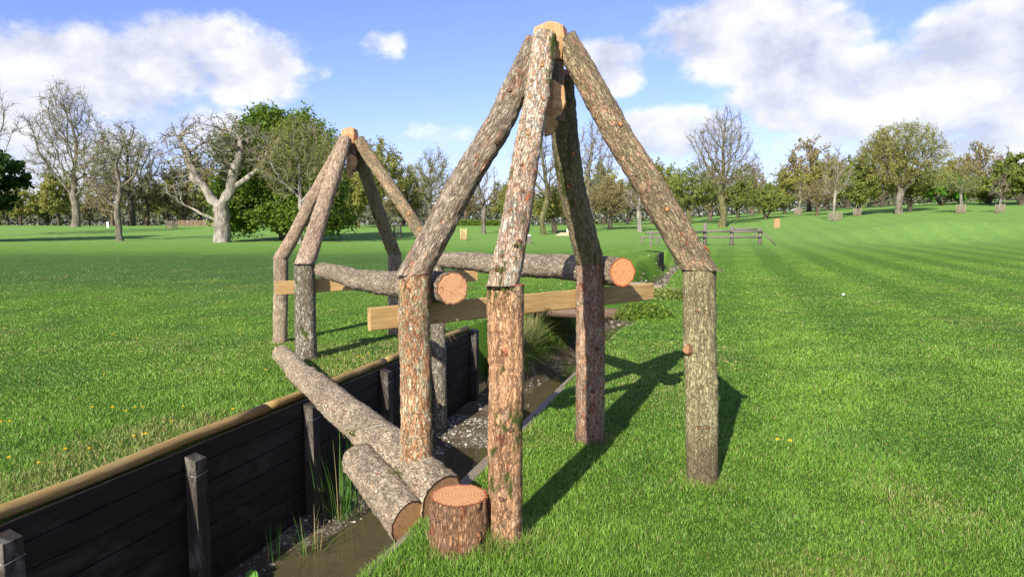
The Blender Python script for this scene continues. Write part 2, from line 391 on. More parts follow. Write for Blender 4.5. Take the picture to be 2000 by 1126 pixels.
def lawn_colour(nt, pos):
    """colour of the turf: patches, mowing stripes; shared by the ground sheet and the blades"""
    s = nn(nt, 'ShaderNodeSeparateXYZ', i0=pos); x, y = s.outputs[0], s.outputs[1]
    u = math_(nt, 'SUBTRACT', math_(nt, 'MULTIPLY', x, CT), math_(nt, 'MULTIPLY', y, ST))
    flat = nn(nt, 'ShaderNodeCombineXYZ', i0=x, i1=y, i2=0.0).outputs[0]
    big = noise(nt, flat, .35, 4, .6, .4); mid = noise(nt, flat, 2.2, 4, .6)
    st = vmath(nt, 'MULTIPLY', flat, (1, 1, 1)).outputs[0]
    wv = math_(nt, 'SINE', math_(nt, 'ADD', math_(nt, 'MULTIPLY', u, 2*PI/2.1), math_(nt, 'MULTIPLY', noise(nt, flat, .04, 2, .5), 4.5)))
    wv = ramp(nt, wv, -.6, .6)
    farf = nn(nt, 'ShaderNodeMapRange', i0=y, i1=5.0, i2=22.0).outputs[0]
    col = mixc(nt, ramp(nt, big, .35, .65), LAWN1, LAWN2)
    right = nn(nt, 'ShaderNodeMapRange', i0=u, i1=-1.0, i2=1.5).outputs[0]
    left = math_(nt, 'SUBTRACT', 1.0, right)
    a = math_(nt, 'MULTIPLY', math_(nt, 'MULTIPLY', wv, .55), math_(nt, 'ADD', .62, math_(nt, 'MULTIPLY', farf, .8)))
    a = math_(nt, 'MULTIPLY', a, nn(nt, 'ShaderNodeMapRange', i0=u, i1=16.0, i2=30.0, i3=1.0, i4=.25).outputs[0])
    a = math_(nt, 'MULTIPLY', a, math_(nt, 'ADD', right, math_(nt, 'MULTIPLY', left, .5)))
    col = mixc(nt, a, col, LAWN_DARK)
    col = mixc(nt, math_(nt, 'MULTIPLY', ramp(nt, mid, .50, .75), .4), col, LAWN_LIGHT)
    vb_ = noise(nt, flat, .75, 5, .65, .8)
    col = mixc(nt, math_(nt, 'MULTIPLY', ramp(nt, vb_, .56, .42), .0), col, col)
    col = mixc(nt, math_(nt, 'MULTIPLY', math_(nt, 'SUBTRACT', 1.0, ramp(nt, vb_, .38, .50)), .42), col, (.055, .165, .022))
    worn = ramp(nt, noise(nt, flat, 1.1, 5, .7, .6), .60, .72)
    col = mixc(nt, math_(nt, 'MULTIPLY', worn, .5), col, (.22, .24, .055))
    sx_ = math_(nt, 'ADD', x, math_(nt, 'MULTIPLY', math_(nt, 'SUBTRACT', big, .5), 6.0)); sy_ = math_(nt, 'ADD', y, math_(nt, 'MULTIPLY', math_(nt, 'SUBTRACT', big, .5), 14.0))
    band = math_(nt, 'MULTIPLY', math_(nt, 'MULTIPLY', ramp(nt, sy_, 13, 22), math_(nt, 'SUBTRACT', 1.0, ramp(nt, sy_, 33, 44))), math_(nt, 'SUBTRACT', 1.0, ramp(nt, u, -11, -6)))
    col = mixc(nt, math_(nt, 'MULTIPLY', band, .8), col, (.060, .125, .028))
    # long-distance: lighter mown turf
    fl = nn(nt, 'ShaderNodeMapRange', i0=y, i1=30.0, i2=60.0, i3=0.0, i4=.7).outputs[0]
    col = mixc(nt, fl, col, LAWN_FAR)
    return col, mid, flat
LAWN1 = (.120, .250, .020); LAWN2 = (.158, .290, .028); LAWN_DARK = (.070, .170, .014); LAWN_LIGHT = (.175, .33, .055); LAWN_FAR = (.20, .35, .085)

def ground_material():
    m, nt = new_mat('turf_and_mud')
    pos = nn(nt, 'ShaderNodeNewGeometry').outputs['Position']
    z = nn(nt, 'ShaderNodeSeparateXYZ', i0=pos)
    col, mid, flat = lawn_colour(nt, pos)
    f1 = noise(nt, flat, 14.0, 6, .75); f2 = noise(nt, flat, 90.0, 4, .8)
    br = math_(nt, 'MULTIPLY', nn(nt, 'ShaderNodeMapRange', i0=f1, i1=.25, i2=.75, i3=.72, i4=1.2).outputs[0],
               nn(nt, 'ShaderNodeMapRange', i0=f2, i1=.25, i2=.75, i3=.68, i4=1.22).outputs[0])
    f3 = noise(nt, flat, 1.7, 7, .75)
    br = math_(nt, 'MULTIPLY', br, nn(nt, 'ShaderNodeMapRange', i0=f3, i1=.3, i2=.7, i3=.78, i4=1.2).outputs[0])
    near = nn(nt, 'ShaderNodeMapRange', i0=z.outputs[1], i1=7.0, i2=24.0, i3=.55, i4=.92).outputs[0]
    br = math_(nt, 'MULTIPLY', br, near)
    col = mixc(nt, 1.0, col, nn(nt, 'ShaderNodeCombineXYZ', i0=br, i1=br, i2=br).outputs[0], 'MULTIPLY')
    # bed: mud and shingle
    mud = mixc(nt, noise(nt, flat, 3.0, 6, .7), (.040, .030, .018), (.16, .125, .075))
    vor = nn(nt, 'ShaderNodeTexVoronoi', dict(feature='F1'), Vector=flat, Scale=38.0)
    g = nn(nt, 'ShaderNodeSeparateColor', i0=vor.outputs['Color']).outputs[0]
    peb = mixc(nt, g, (.10, .085, .06), (.42, .40, .34))
    gm = math_(nt, 'MULTIPLY', ramp(nt, noise(nt, flat, 2.6, 3, .6), .42, .55), math_(nt, 'SUBTRACT', 1.0, ramp(nt, vor.outputs['Distance'], .35, .55)))
    bed = mixc(nt, gm, mud, peb)
    low = ramp(nt, math_(nt, 'ADD', z.outputs[2], math_(nt, 'MULTIPLY', mid, .25)), -.55, -.85)
    low = nn(nt, 'ShaderNodeMapRange', i0=math_(nt, 'ADD', z.outputs[2], math_(nt, 'MULTIPLY', mid, .3)), i1=-.62, i2=-.85).outputs[0]
    earth = mixc(nt, f1, (.035, .025, .015), (.09, .065, .04))
    cut = nn(nt, 'ShaderNodeMapRange', i0=z.outputs[2], i1=-.06, i2=-.10).outputs[0]
    yv = math_(nt, 'LESS_THAN', z.outputs[1], 10.3)
    col = mixc(nt, math_(nt, 'MULTIPLY', cut, yv), col, earth)
    col = mixc(nt, low, col, bed)
    h = math_(nt, 'ADD', f1, math_(nt, 'MULTIPLY', f2, .6))
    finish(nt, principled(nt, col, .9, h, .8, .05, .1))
    return m
def blade_material():
    m, nt = new_mat('grass_blades')
    pos = nn(nt, 'ShaderNodeNewGeometry').outputs['Position']
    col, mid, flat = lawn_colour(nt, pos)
    r = nn(nt, 'ShaderNodeAttribute', dict(attribute_name='rnd')).outputs['Fac']
    t = nn(nt, 'ShaderNodeAttribute', dict(attribute_name='tip')).outputs['Fac']
    br = nn(nt, 'ShaderNodeMapRange', i0=r, i1=.1, i2=.9, i3=.45, i4=1.5).outputs[0]
    col = mixc(nt, 1.0, col, nn(nt, 'ShaderNodeCombineXYZ', i0=br, i1=br, i2=br).outputs[0], 'MULTIPLY')
    col = mixc(nt, math_(nt, 'MULTIPLY', t, .25), col, (.26, .40, .09))
    dry = nn(nt, 'ShaderNodeAttribute', dict(attribute_name='dry')).outputs['Fac']
    col = mixc(nt, dry, col, (.34, .27, .12))
    d = nn(nt, 'ShaderNodeBsdfPrincipled', Roughness=.48); d.inputs['Specular IOR Level'].default_value = .35
    nt.links.new(col, d.inputs['Base Color'])
    tr = nn(nt, 'ShaderNodeBsdfTranslucent', Color=col)
    x = nn(nt, 'ShaderNodeMixShader', i0=.28); nt.links.new(d.outputs[0], x.inputs[1]); nt.links.new(tr.outputs[0], x.inputs[2])
    finish(nt, x.outputs[0]); return m

M = {}
M['ground'] = ground_material(); M['blade'] = blade_material()
M['bark_A_post'] = bark_mat('bark_rusty_lichen', grey=(.40, .36, .25), pink=(.42, .20, .11), pinkish=.66, redness=.38, lichen=.34, moss=.30, seed=1)
M['bark_A_leg'] = bark_mat('bark_grey_pink', grey=(.30, .26, .215), pink=(.40, .20, .14), pinkish=.42, redness=.25, lichen=.22, seed=2, stretch=.34)
M['bark_B_post'] = bark_mat('bark_orange_scaly', grey=(.34, .24, .16), pink=(.47, .24, .14), red=(.26, .10, .06), pinkish=.78, redness=.33, lichen=.14, moss=.42, seed=3, scale=.85)
M['bark_B_leg'] = bark_mat('bark_pink_lichen', grey=(.40, .32, .26), pink=(.50, .29, .21), red=(.40, .10, .04), pinkish=.66, redness=.26, lichen=.52, moss=.40, lichen_col=(.50, .53, .47), seed=4)
M['bark_C_post'] = bark_mat('bark_brown_plates', grey=(.30, .24, .19), pink=(.36, .19, .12), pinkish=.60, redness=.36, lichen=.22, moss=.05, seed=5, stain=.42)
M['bark_C_leg'] = bark_mat('bark_dark_mossy', grey=(.25, .22, .145), pink=(.30, .17, .105), pinkish=.3, redness=.16, lichen=.28, lichen_col=(.33, .33, .21), moss=.50, seed=6)
M['bark_D_post'] = bark_mat('bark_olive_grey', grey=(.30, .28, .17), pink=(.34, .22, .14), pinkish=.36, redness=.14, lichen=.38, lichen_col=(.40, .40, .24), moss=.10, seed=7, stain=.62)
M['bark_D_leg'] = bark_mat('bark_olive_pink', grey=(.29, .25, .17), pink=(.44, .24, .17), pinkish=.52, redness=.20, lichen=.30, lichen_col=(.36, .35, .22), seed=8)
M['bark_far'] = bark_mat('bark_grey_smooth', grey=(.29, .25, .20), pink=(.34, .22, .15), pinkish=.5, redness=.10, lichen=.22, seed=9, crackw=.06)
M['bark_far_leg'] = bark_mat('bark_pink_smooth', grey=(.33, .27, .22), pink=(.40, .26, .20), pinkish=.62, redness=.13, lichen=.16, seed=10, crackw=.06)
M['bark_dark_lichen'] = bark_mat('bark_dark_lichen', grey=(.13, .12, .10), pink=(.16, .12, .10), pinkish=.4, redness=.06, lichen=.42, lichen_col=(.46, .48, .41), moss=.35, seed=11)
M['bark_log'] = bark_mat('bark_pale_plates', grey=(.335, .29, .225), pink=(.40, .26, .18), pinkish=.46, redness=.14, lichen=.34, lichen_col=(.47, .45, .37), seed=12, scale=.8, stretch=.6)
M['bark_log2'] = bark_mat('bark_furrowed_grey', grey=(.31, .27, .215), pink=(.34, .23, .17), pinkish=.40, redness=.08, lichen=.30, lichen_col=(.42, .40, .30), seed=13, scale=.75, crackw=.17, depth=1.3)
M['bark_stump'] = bark_mat('bark_deep_red', grey=(.29, .18, .12), pink=(.36, .18, .10), red=(.27, .09, .045), pinkish=.66, redness=.40, lichen=.10, seed=14, stretch=.26, crackw=.2, depth=1.6)
M['cut_orange'] = ring_mat('cut_wood_orange', (.58, .27, .12), (.32, .11, .04), rim=(.30, .08, .03), freq=48)
M['cut_stump'] = ring_mat('cut_wood_stump', (.56, .30, .14), (.36, .14, .055), rim=(.27, .09, .04), freq=58, patches=-.4)
M['cut_tan'] = ring_mat('cut_wood_tan', (.50, .28, .15), (.28, .13, .06), rim=(.14, .07, .035), freq=70, patches=.6, patchcol=(.20, .10, .05))
M['cut_brown'] = ring_mat('cut_wood_brown', (.72, .40, .19), (.44, .21, .09), rim=(.10, .05, .03))
M['cut_ledge'] = ring_mat('cut_wood_ledge', (.50, .24, .13), (.36, .13, .06), rim=(.30, .08, .03), edge=.2)
M['knot'] = ring_mat('knot_wood', (.55, .24, .09), (.40, .14, .05), rim=(.10, .04, .02), freq=140, edge=.35)
M['knot_tan'] = ring_mat('knot_tan', (.36, .20, .10), (.20, .10, .045), rim=(.12, .06, .03), freq=140, edge=.3)
M['knot_dark'] = ring_mat('knot_dark', (.17, .085, .045), (.06, .035, .02), rim=(.05, .03, .02), freq=140, edge=.35)
M['pale_wood'] = plank_mat('fresh_cut_timber', (.56, .34, .17), (.32, .17, .07), knots=.15, grain=.6, dirt=.3, dirtc=(.26, .17, .09))
M['dark_wood'] = plank_mat('old_brown_timber', (.14, .095, .065), (.075, .048, .032), knots=.2)
M['board'] = plank_mat('sawn_pine', (.43, .29, .125), (.29, .18, .07), knots=.75, grain=.7)
M['rail'] = plank_mat('round_pine_rail', (.34, .235, .085), (.22, .14, .05), knots=.9, grain=.9, dirt=.35, dirtc=(.22, .21, .12))
M['black'] = plank_mat('black_stained_planks', (.020, .016, .013), (.009, .008, .007), rough=.6, knots=.2, dirt=.55, dirtc=(.055, .050, .042), bumpd=.004)
M['blackpost'] = plank_mat('weathered_black_post', (.050, .042, .034), (.020, .017, .014), rough=.6, knots=.2, dirt=.8, dirtc=(.17, .155, .13), bumpd=.004)
M['greywood'] = plank_mat('weathered_grey_timber', (.25, .20, .14), (.15, .12, .085), knots=.3, dirt=.4, dirtc=(.10, .10, .05))
M['wire'] = plain('steel_wire', (.35, .35, .36), .35, .5, .1, metal=.8)
M['grey_rail'] = plain('grey_weathered_poles', (.135, .118, .10), .85, .2, .3, 4)
M['white'] = plain('white_paint', (.75, .75, .73), .5, .3, .06)

# ---------------------------------------------------------------- ground sheet
def build_ground():
    us = np.concatenate([np.linspace(-420, -60, 22), np.linspace(-57, -12, 34), np.arange(-11.5, UL-.2, .18), [UL-.1, UL-.03, UL-.001, UL+.003],
                         np.arange(UL+.05, UR-.03, .065), [UR-.003, UR+.001, UR+.03, UR+.1], np.arange(UR+.25, 9, .2), np.linspace(9.6, 60, 44), np.linspace(66, 460, 26)])
    us = np.unique(np.round(us, 5))
    vs = np.concatenate([np.linspace(-60, -3, 8), np.arange(-2.5, 1.0, .4), np.arange(1.0, 16, .085), np.arange(16, 30, .3), np.arange(30, 110, 1.2), np.linspace(112, 700, 50)])
    U, Vv = np.meshgrid(us, vs)
    X, Y = xy_of(U.ravel(), Vv.ravel())
    Z = terrain(X, Y)
    nu = len(us); nv = len(vs)
    i = np.arange(nu-1); j = np.arange(nv-1); I, J = np.meshgrid(i, j)
    a = (J*nu+I).ravel()
    F = np.stack([a, a+1, a+nu+1, a+nu], -1)
    g = mesh('ground', np.stack([X, Y, Z], -1), F, M['ground'])
    tag(g, kind='structure')
build_ground()

def water_material():
    m, nt = new_mat('stream_water')
    pos = nn(nt, 'ShaderNodeNewGeometry').outputs['Position']
    r = math_(nt, 'ADD', noise(nt, pos, 7, 3, .5), math_(nt, 'MULTIPLY', noise(nt, pos, 2.5, 3, .5), 1.5))
    bm = nn(nt, 'ShaderNodeBump', Strength=.12, Distance=.02, Height=r).outputs[0]
    fr = nn(nt, 'ShaderNodeFresnel', IOR=1.45, Normal=bm).outputs[0]
    gl = nn(nt, 'ShaderNodeBsdfGlossy', Color=(1, 1, 1, 1), Roughness=.03, Normal=bm)
    df = nn(nt, 'ShaderNodeBsdfDiffuse', Color=mixc(nt, noise(nt, pos, 5, 5, .6), (.11, .092, .042), (.23, .19, .10)))
    tr = nn(nt, 'ShaderNodeBsdfTransparent', Color=(.72, .62, .40, 1))
    a = nn(nt, 'ShaderNodeMixShader', i0=.42); nt.links.new(tr.outputs[0], a.inputs[1]); nt.links.new(df.outputs[0], a.inputs[2])
    b = nn(nt, 'ShaderNodeMixShader', i0=fr); nt.links.new(a.outputs[0], b.inputs[1]); nt.links.new(gl.outputs[0], b.inputs[2])
    finish(nt, b.outputs[0]); return m
def build_water():
    vs = np.concatenate([np.arange(-1, 30, .5), np.arange(30, 66, 3)])
    V = []; F = []
    for k, v in enumerate(vs):
        nat = v > WALL_END
        w = UL+.012 if not nat else UL-.3; e = UR-.012 if not nat else UR+.3
        z = WATER+(0 if v < 20 else min((v-20)/25, 1)*.33)
        for u in (w, e):
            x, y = xy_of(u, v); V.append((x, y, z))
        if k: F.append((2*k-2, 2*k-1, 2*k+1, 2*k))
    o = mesh('water', V, np.array(F), water_material()); tag(o, kind='structure')
build_water()

# ---------------------------------------------------------------- logs and posts
def resample(P, Rr, step):
    P = np.array([tuple(p) for p in P], float); Rr = np.array(Rr, float)
    if len(P) == 2:
        P = np.stack([P[0], P[0]*.5+P[1]*.5, P[1]]); Rr = np.array([Rr[0], (Rr[0]+Rr[1])/2, Rr[1]])
    d = np.concatenate([[0], np.cumsum(np.linalg.norm(np.diff(P, axis=0), axis=1))])
    n = max(int(d[-1]/step), 6); t = np.linspace(0, d[-1], n+1)
    # smooth interpolation (Catmull-Rom through the control points)
    out = []; rad = np.interp(t, d, Rr)
    ext = np.concatenate([[2*P[0]-P[1]], P, [2*P[-1]-P[-2]]])
    for s in t:
        k = min(max(int(np.searchsorted(d, s, 'right'))-1, 0), len(P)-2); f = (s-d[k])/(d[k+1]-d[k])
        p0, p1, p2, p3 = ext[k:k+4]
        out.append(.5*((2*p1)+(-p0+p2)*f+(2*p0-5*p1+4*p2-p3)*f*f+(-p0+3*p1-3*p2+p3)*f**3))
    return np.array(out), rad, t
def log(name, P, Rr, mat, capmat, parent=None, origin=None, seed=0, step=.014, nr=44, amp=.0055, lump=.05, knots=(), bottom=None, top=None, capA=True, capB=True, capname='cut_end', wob=.0, endn=None):
    """a bark-covered round timber; knots = (fraction along, angle, bump)"""
    C, rad, t = resample(P, Rr, step); n = len(C)
    T = np.gradient(C, axis=0); T /= np.linalg.norm(T, axis=1)[:, None]
    up = np.array([0, 0, 1.]) if abs(T[0, 2]) < .9 else np.array([0, 1., 0])
    A = np.zeros_like(C); B = np.zeros_like(C)
    b = up
    for i in range(n):
        a = np.cross(T[i], b); a /= np.linalg.norm(a); b = np.cross(a, T[i]); A[i] = a; B[i] = b
    if wob:
        C = C+A*((fbm(np.stack([t*1.7+seed, t*0, t*0], -1), seed, 3)-.5)*wob)[:, None]+B*((fbm(np.stack([t*1.7+seed+9, t*0, t*0], -1), seed+5, 3)-.5)*wob)[:, None]
    th = np.linspace(0, 2*PI, nr, endpoint=False)
    TH_, TT = np.meshgrid(th, t); RR = np.repeat(rad[:, None], nr, 1)
    cx, cy = np.cos(TH_), np.sin(TH_)
    q = np.stack([(cx*RR).ravel(), (cy*RR).ravel(), TT.ravel()], -1)
    sd = seed*13.7
    d = RR*lump*2*(fbm(q*np.array([7, 7, 2.2])+sd, seed, 3)-.5).reshape(RR.shape)
    fur = fbm(q*np.array([42, 42, 13])+sd, seed+3, 3).reshape(RR.shape)
    d = d+amp*2.2*(np.abs(fur-.5)*2-.35)+amp*1.2*(fbm(q*np.array([120, 120, 70]), seed+8, 2).reshape(RR.shape)-.5)
    for (f, ang, hgt) in knots:
        s0 = f*t[-1]; da = np.abs((TH_-ang+PI) % (2*PI)-PI)*RR
        d = d+hgt*np.exp(-((da/.035)**2+((TT-s0)/.045)**2))
    RD = RR+d
    V = C[:, None, :]+A[:, None, :]*(cx*RD)[..., None]+B[:, None, :]*(cy*RD)[..., None]
    if endn is not None:
        en = np.array(endn)/np.linalg.norm(endn)
        for i in range(n):
            fo = max(0, 1-(t[-1]-t[i])/.5)
            if fo > 0:
                off_ = V[i]-C[i]; V[i] += T[i][None]*(-(off_@en)/(T[i]@en)*fo)[:, None]
    if bottom is not None: V[..., 2] = np.maximum(V[..., 2], bottom)
    if top is not None: V[..., 2] = np.minimum(V[..., 2], top)
    bc = np.stack([cx*RR, cy*RR, TT], -1).reshape(-1, 3)
    i = np.arange(n-1)[:, None]; k = np.arange(nr)[None, :]
    F = np.stack([i*nr+k, i*nr+(k+1) % nr, (i+1)*nr+(k+1) % nr, (i+1)*nr+k], -1).reshape(-1, 4)
    o = mesh(name, V.reshape(-1, 3), F, mat, parent, origin, attrs={'bc': bc})
    for which, on in ((0, capA), (n-1, capB)):
        if not on: continue
        ring = V[which]; c = ring.mean(0); fr = [1.0, .97, .85, .6, .3]
        sgn = -1 if which == 0 else 1
        VV = np.concatenate([c+(ring-c)*f for f in fr]+[[c]])+T[which]*sgn*.0015
        bb = np.concatenate([bc[which*nr:(which+1)*nr]*f for f in fr]+[[[0, 0, t[which]]]])
        er = np.concatenate([np.full(nr, f) for f in fr]+[[0]])
        Fq = []
        for j in range(len(fr)-1):
            for q_ in range(nr): Fq.append((j*nr+q_, j*nr+(q_+1) % nr, (j+1)*nr+(q_+1) % nr, (j+1)*nr+q_))
        Ft = [((len(fr)-1)*nr+q_, (len(fr)-1)*nr+(q_+1) % nr, len(fr)*nr) for q_ in range(nr)]
        if parent is None:
            cap = mesh(capname, VV, [np.array(Fq), np.array(Ft)], capmat, o, attrs={'bc': bb, 'er': er})
        else:
            cap = mesh(capname, VV, [np.array(Fq), np.array(Ft)], capmat, parent, attrs={'bc': bb, 'er': er}); cap.parent = o
    def surf(f, ang):
        i = int(f*(n-1)); r = rad[i]; nrm = A[i]*math.cos(ang)+B[i]*math.sin(ang)
        return Vector(C[i]+nrm*r), Vector(nrm), Vector(T[i])
    o_surf[o.name] = surf
    return o
o_surf = {}
def stub(part, f, ang, r=.022, l=.02, name='knot', tilt=0.0, mat='knot'):
    p, nrm, t = o_surf[part.name](f, ang)
    d = (nrm+t*tilt).normalized(); a = d.cross(t).normalized(); b = d.cross(a)
    V = []; bc = []; er = []; n = 14
    for (h, rr, e) in ((-.02, r*1.25, 1), (l*.6, r*1.12, 1), (l, r, 1.0), (l+.001, r*.8, .6), (l+.001, r*.4, .3)):
        for k in range(n):
            th = 2*PI*k/n; w = 1+.12*math.sin(3*th+r*900)
            V.append(tuple(p+d*h+a*(rr*w*math.cos(th))+b*(rr*w*math.sin(th)))); bc.append((rr*math.cos(th), rr*math.sin(th), h)); er.append(e)
    V.append(tuple(p+d*(l+.001))); bc.append((0, 0, 0)); er.append(0)
    F = np.array([(j*n+k, j*n+(k+1) % n, (j+1)*n+(k+1) % n, (j+1)*n+k) for j in range(4) for k in range(n)])
    F3 = np.array([(4*n+k, 4*n+(k+1) % n, 5*n) for k in range(n)])
    o = mesh(name, V, [F, F3], M[mat], part, attrs={'bc': bc, 'er': er}, smooth=False)
    return o
def facing(part, f, off=0.0):
    """angle on a log that faces the camera at fraction f"""
    best = 0; bd = 1e9
    for k in range(48):
        ang = 2*PI*k/48; p, nrm, t = o_surf[part.name](f, ang)
        v = (Vector((0, 0, EYE))-p).normalized(); c = -nrm.dot(v)
        if c < bd: bd = c; best = ang
    # decide sign of "to the right"
    p1, n1, _ = o_surf[part.name](f, best+.3)
    s = 1 if n1.x > o_surf[part.name](f, best)[1].x else -1
    return best+s*off

PZ = 1.30
def base_top(bx, by, tx, ty, z0=0.0):
    b = hit(bx, by, z0); t = at(tx, ty, b.y); return b, t

# ---- near frame
A_b = hit(815, 955, 0.0); A_t = at(812, 537, A_b.y)
B_b, B_t = base_top(990, 1056, 985, 555)
C_b, C_t = base_top(1154, 858, 1153, 517)
D_b, D_t = base_top(1372, 938, 1365, 527)
apex = Vector((sum(p.x for p in (A_t, B_t, C_t, D_t))/4, sum(p.y for p in (A_t, B_t, C_t, D_t))/4, 0))
apex = at(1077, 62, apex.y)
near = empty('timber_frame', (apex.x, apex.y, 0), 'near four-legged frame of bark-covered logs standing over the ditch with peaked top', 'jump frame', 'peaked log frames of the jump')
KR = .058
def frame_leg(root, t, ap, r0, r1, seed, mat, top_drop, knots=(), bend=(0, 0, 0), n=44, step=.014, side=.075):
    z0 = t.z
    dirh = Vector((t.x-ap.x, t.y-ap.y, 0)).normalized()
    end = Vector((ap.x, ap.y, ap.z-top_drop))+dirh*side
    mid = t.lerp(end, .5)+Vector(bend)
    ax = (mid-t).normalized()
    start = t-ax*.14*1.0
    start = Vector((t.x, t.y, z0))-ax*(.12/ax.z)*0.9
    o = log('leg', [start, Vector((t.x, t.y, z0))+ax*.02, mid, end], [r0, r0, (r0+r1)/2, r1], mat, M['cut_ledge'], root, seed=seed, bottom=z0+.001, knots=knots, capA=False, capB=True, nr=n, step=step, wob=.04, lump=.07)
    return o
def frame_post(root, b, t, r0, r1, seed, mat, z_in=-.25, knots=(), n=44, step=.014, wob=.045):
    bb = b+(b-t).normalized()*(b.z-z_in)
    o = log('post', [bb, b.lerp(t, .4), t], [r0, (r0+r1)/2, r1], mat, M['cut_ledge'], root, seed=seed, knots=knots, capA=False, top=t.z, nr=n, step=step, wob=wob)
    return o
pA = frame_post(near, A_b, A_t, .100, .094, 1, M['bark_A_post'], -1.3)
pB = frame_post(near, B_b, B_t, .084, .094, 2, M['bark_B_post'])
pC = frame_post(near, C_b, C_t, .112, .104, 3, M['bark_C_post'])
pD = frame_post(near, D_b, D_t, .096, .100, 4, M['bark_D_post'], knots=[(.56, 4.0, .02), (.86, 3.9, .006)])
lA = frame_leg(near, A_t, apex, .090, .078, 5, M['bark_A_leg'], .07, side=.075)
lB = frame_leg(near, B_t, apex, .078, .070, 6, M['bark_B_leg'], .06, bend=(-.015, .03, -.03), knots=[(.78, 4.2, .012), (.63, 4.6, .012), (.40, 4.0, .01)], side=.10)
lC = frame_leg(near, C_t, apex, .100, .082, 7, M['bark_C_leg'], .22, bend=(-.04, 0, 0), side=.13)
lD = frame_leg(near, D_t, apex, .100, .076, 8, M['bark_D_leg'], .04, bend=(0, 0, -.01), side=.075)
for f, off in ((.86, .1), (.74, -.5), (.74, .55), (.60, -.1), (.48, -.15), (.40, .2), (.33, -.5), (.24, .6), (.17, -.4), (.90, .8)):
    stub(lB, f, facing(lB, f, off), .009, .003, mat='knot' if f in (.74, .60, .86) else 'knot_dark')
for f, off in ((.66, .5), (.35, .2)): stub(lD, f, facing(lD, f, off), .012, .008)
for f, off in ((.70, .4), (.55, -.2)): stub(lC, f, facing(lC, f, off), .013, .008)
s = stub(pD, .70, facing(pD, .70, -.80), .029, .014, 'branch_stub', .25, mat='knot_tan')
for f, off in ((.855, -.15), (.56, .0), (.40, -.2), (.40, .35)): stub(pD, f, facing(pD, f, off), .011, .001, mat='knot_dark')
for f, off in ((.42, .2), (.62, .5)): stub(pC, f, facing(pC, f, off), .014, .001, mat='knot_dark')
for f, off in ((.55, .3), (.33, -.2)): stub(pB, f, facing(pB, f, off), .012, .005, mat='knot_dark')
for f, off in ((.62, .5), (.80, -.4)): stub(lA, f, facing(lA, f, off), .013, .006, mat='knot_dark')

def king_post(root, ap, sc=1.0):
    """faceted king block: pale bevelled cap, dark shaft, pale pointed foot"""
    def prism(levels, name, mat, n=8, rot=PI/8):
        V = []; bc = []
        for (z, r, dx, dy) in levels:
            for k in range(n):
                th = 2*PI*k/n+rot; V.append((ap.x+dx+r*math.cos(th), ap.y+dy+r*math.sin(th), ap.z+z)); bc.append((r*math.cos(th), r*math.sin(th), z))
        m = len(levels)
        F = np.array([(j*n+k, j*n+(k+1) % n, (j+1)*n+(k+1) % n, (j+1)*n+k) for j in range(m-1) for k in range(n)])
        F3 = np.array([(0, k+1, k) for k in range(1, n-1)]+[((m-1)*n, (m-1)*n+k, (m-1)*n+k+1) for k in range(1, n-1)])
        return mesh(name, V, [F, F3], mat, root, attrs={'bc': bc}, smooth=False)
    k = sc
    kp = prism([(-.52*k, .062*k, .02, -.01), (-.10*k, .066*k, .01, 0), (-.06*k, .07*k, 0, 0)], 'king_post', M['dark_wood'])
    cap = prism([(-.17*k, .088*k, -.005, 0), (-.05*k, .112*k, -.005, 0), (.02*k, .098*k, -.005, 0), (.052*k, .03*k, -.005, 0)], 'cap_block', M['pale_wood'], 6, .2)
    # pointed foot with oblique sawn faces
    n = 6; V = []; bc = []
    for (z, r, dx, dy) in ((-.28, .066, .02, -.03), (-.44, .076, .02, -.03), (-.60, .030, -.012, -.03)):
        for q in range(n):
            th = 2*PI*q/n+.35; xx = r*k*math.cos(th)*(1.0); yy = r*k*math.sin(th)*.85
            zz = z*k+(.35*xx if z < -.3 else 0)
            if z == -.28: zz -= abs(xx)*.9
            V.append((ap.x+dx*k+xx, ap.y+dy*k+yy, ap.z+zz)); bc.append((zz*.6, yy, xx*3))
    F = np.array([(j*n+q, j*n+(q+1) % n, (j+1)*n+(q+1) % n, (j+1)*n+q) for j in range(2) for q in range(n)])
    F3 = np.array([(0, q+1, q) for q in range(1, n-1)]+[(2*n, 2*n+q, 2*n+q+1) for q in range(1, n-1)])
    mesh('pointed_foot', V, [F, F3], M['pale_wood'], kp, attrs={'bc': bc}, smooth=False)
king_post(near, apex)

def board(root, p0, p1, h, t, name='cross_board', mat=None, seed=0, bow=0.0):
    """sawn board whose top edge runs p0-p1"""
    d = (p1-p0); L = d.length; d = d.normalized(); nrm = d.cross(Vector((0, 0, 1))).normalized(); dn = d.cross(nrm).normalized()
    if dn.z > 0: dn = -dn
    n = 40; V = []; bc = []; b = .006
    prof = [(b, 0), (t-b, 0), (t, b), (t, h-b), (t-b, h), (b, h), (0, h-b), (0, b)]
    for i in range(n+1):
        f = i/n; c = p0.lerp(p1, f)+nrm*(bow*math.sin(PI*f))
        for (a, q) in prof:
            V.append(tuple(c+nrm*a+dn*q)); bc.append((a, q, f*L+seed*3.3))
    m = len(prof)
    F = np.array([(i*m+k, i*m+(k+1) % m, (i+1)*m+(k+1) % m, (i+1)*m+k) for i in range(n) for k in range(m)])
    F3 = np.array([(0, k+1, k) for k in range(1, m-1)]+[(n*m, n*m+k, n*m+k+1) for k in range(1, m-1)])
    return mesh(name, V, [F, F3], mat or M['board'], root, attrs={'bc': bc}, smooth=False)
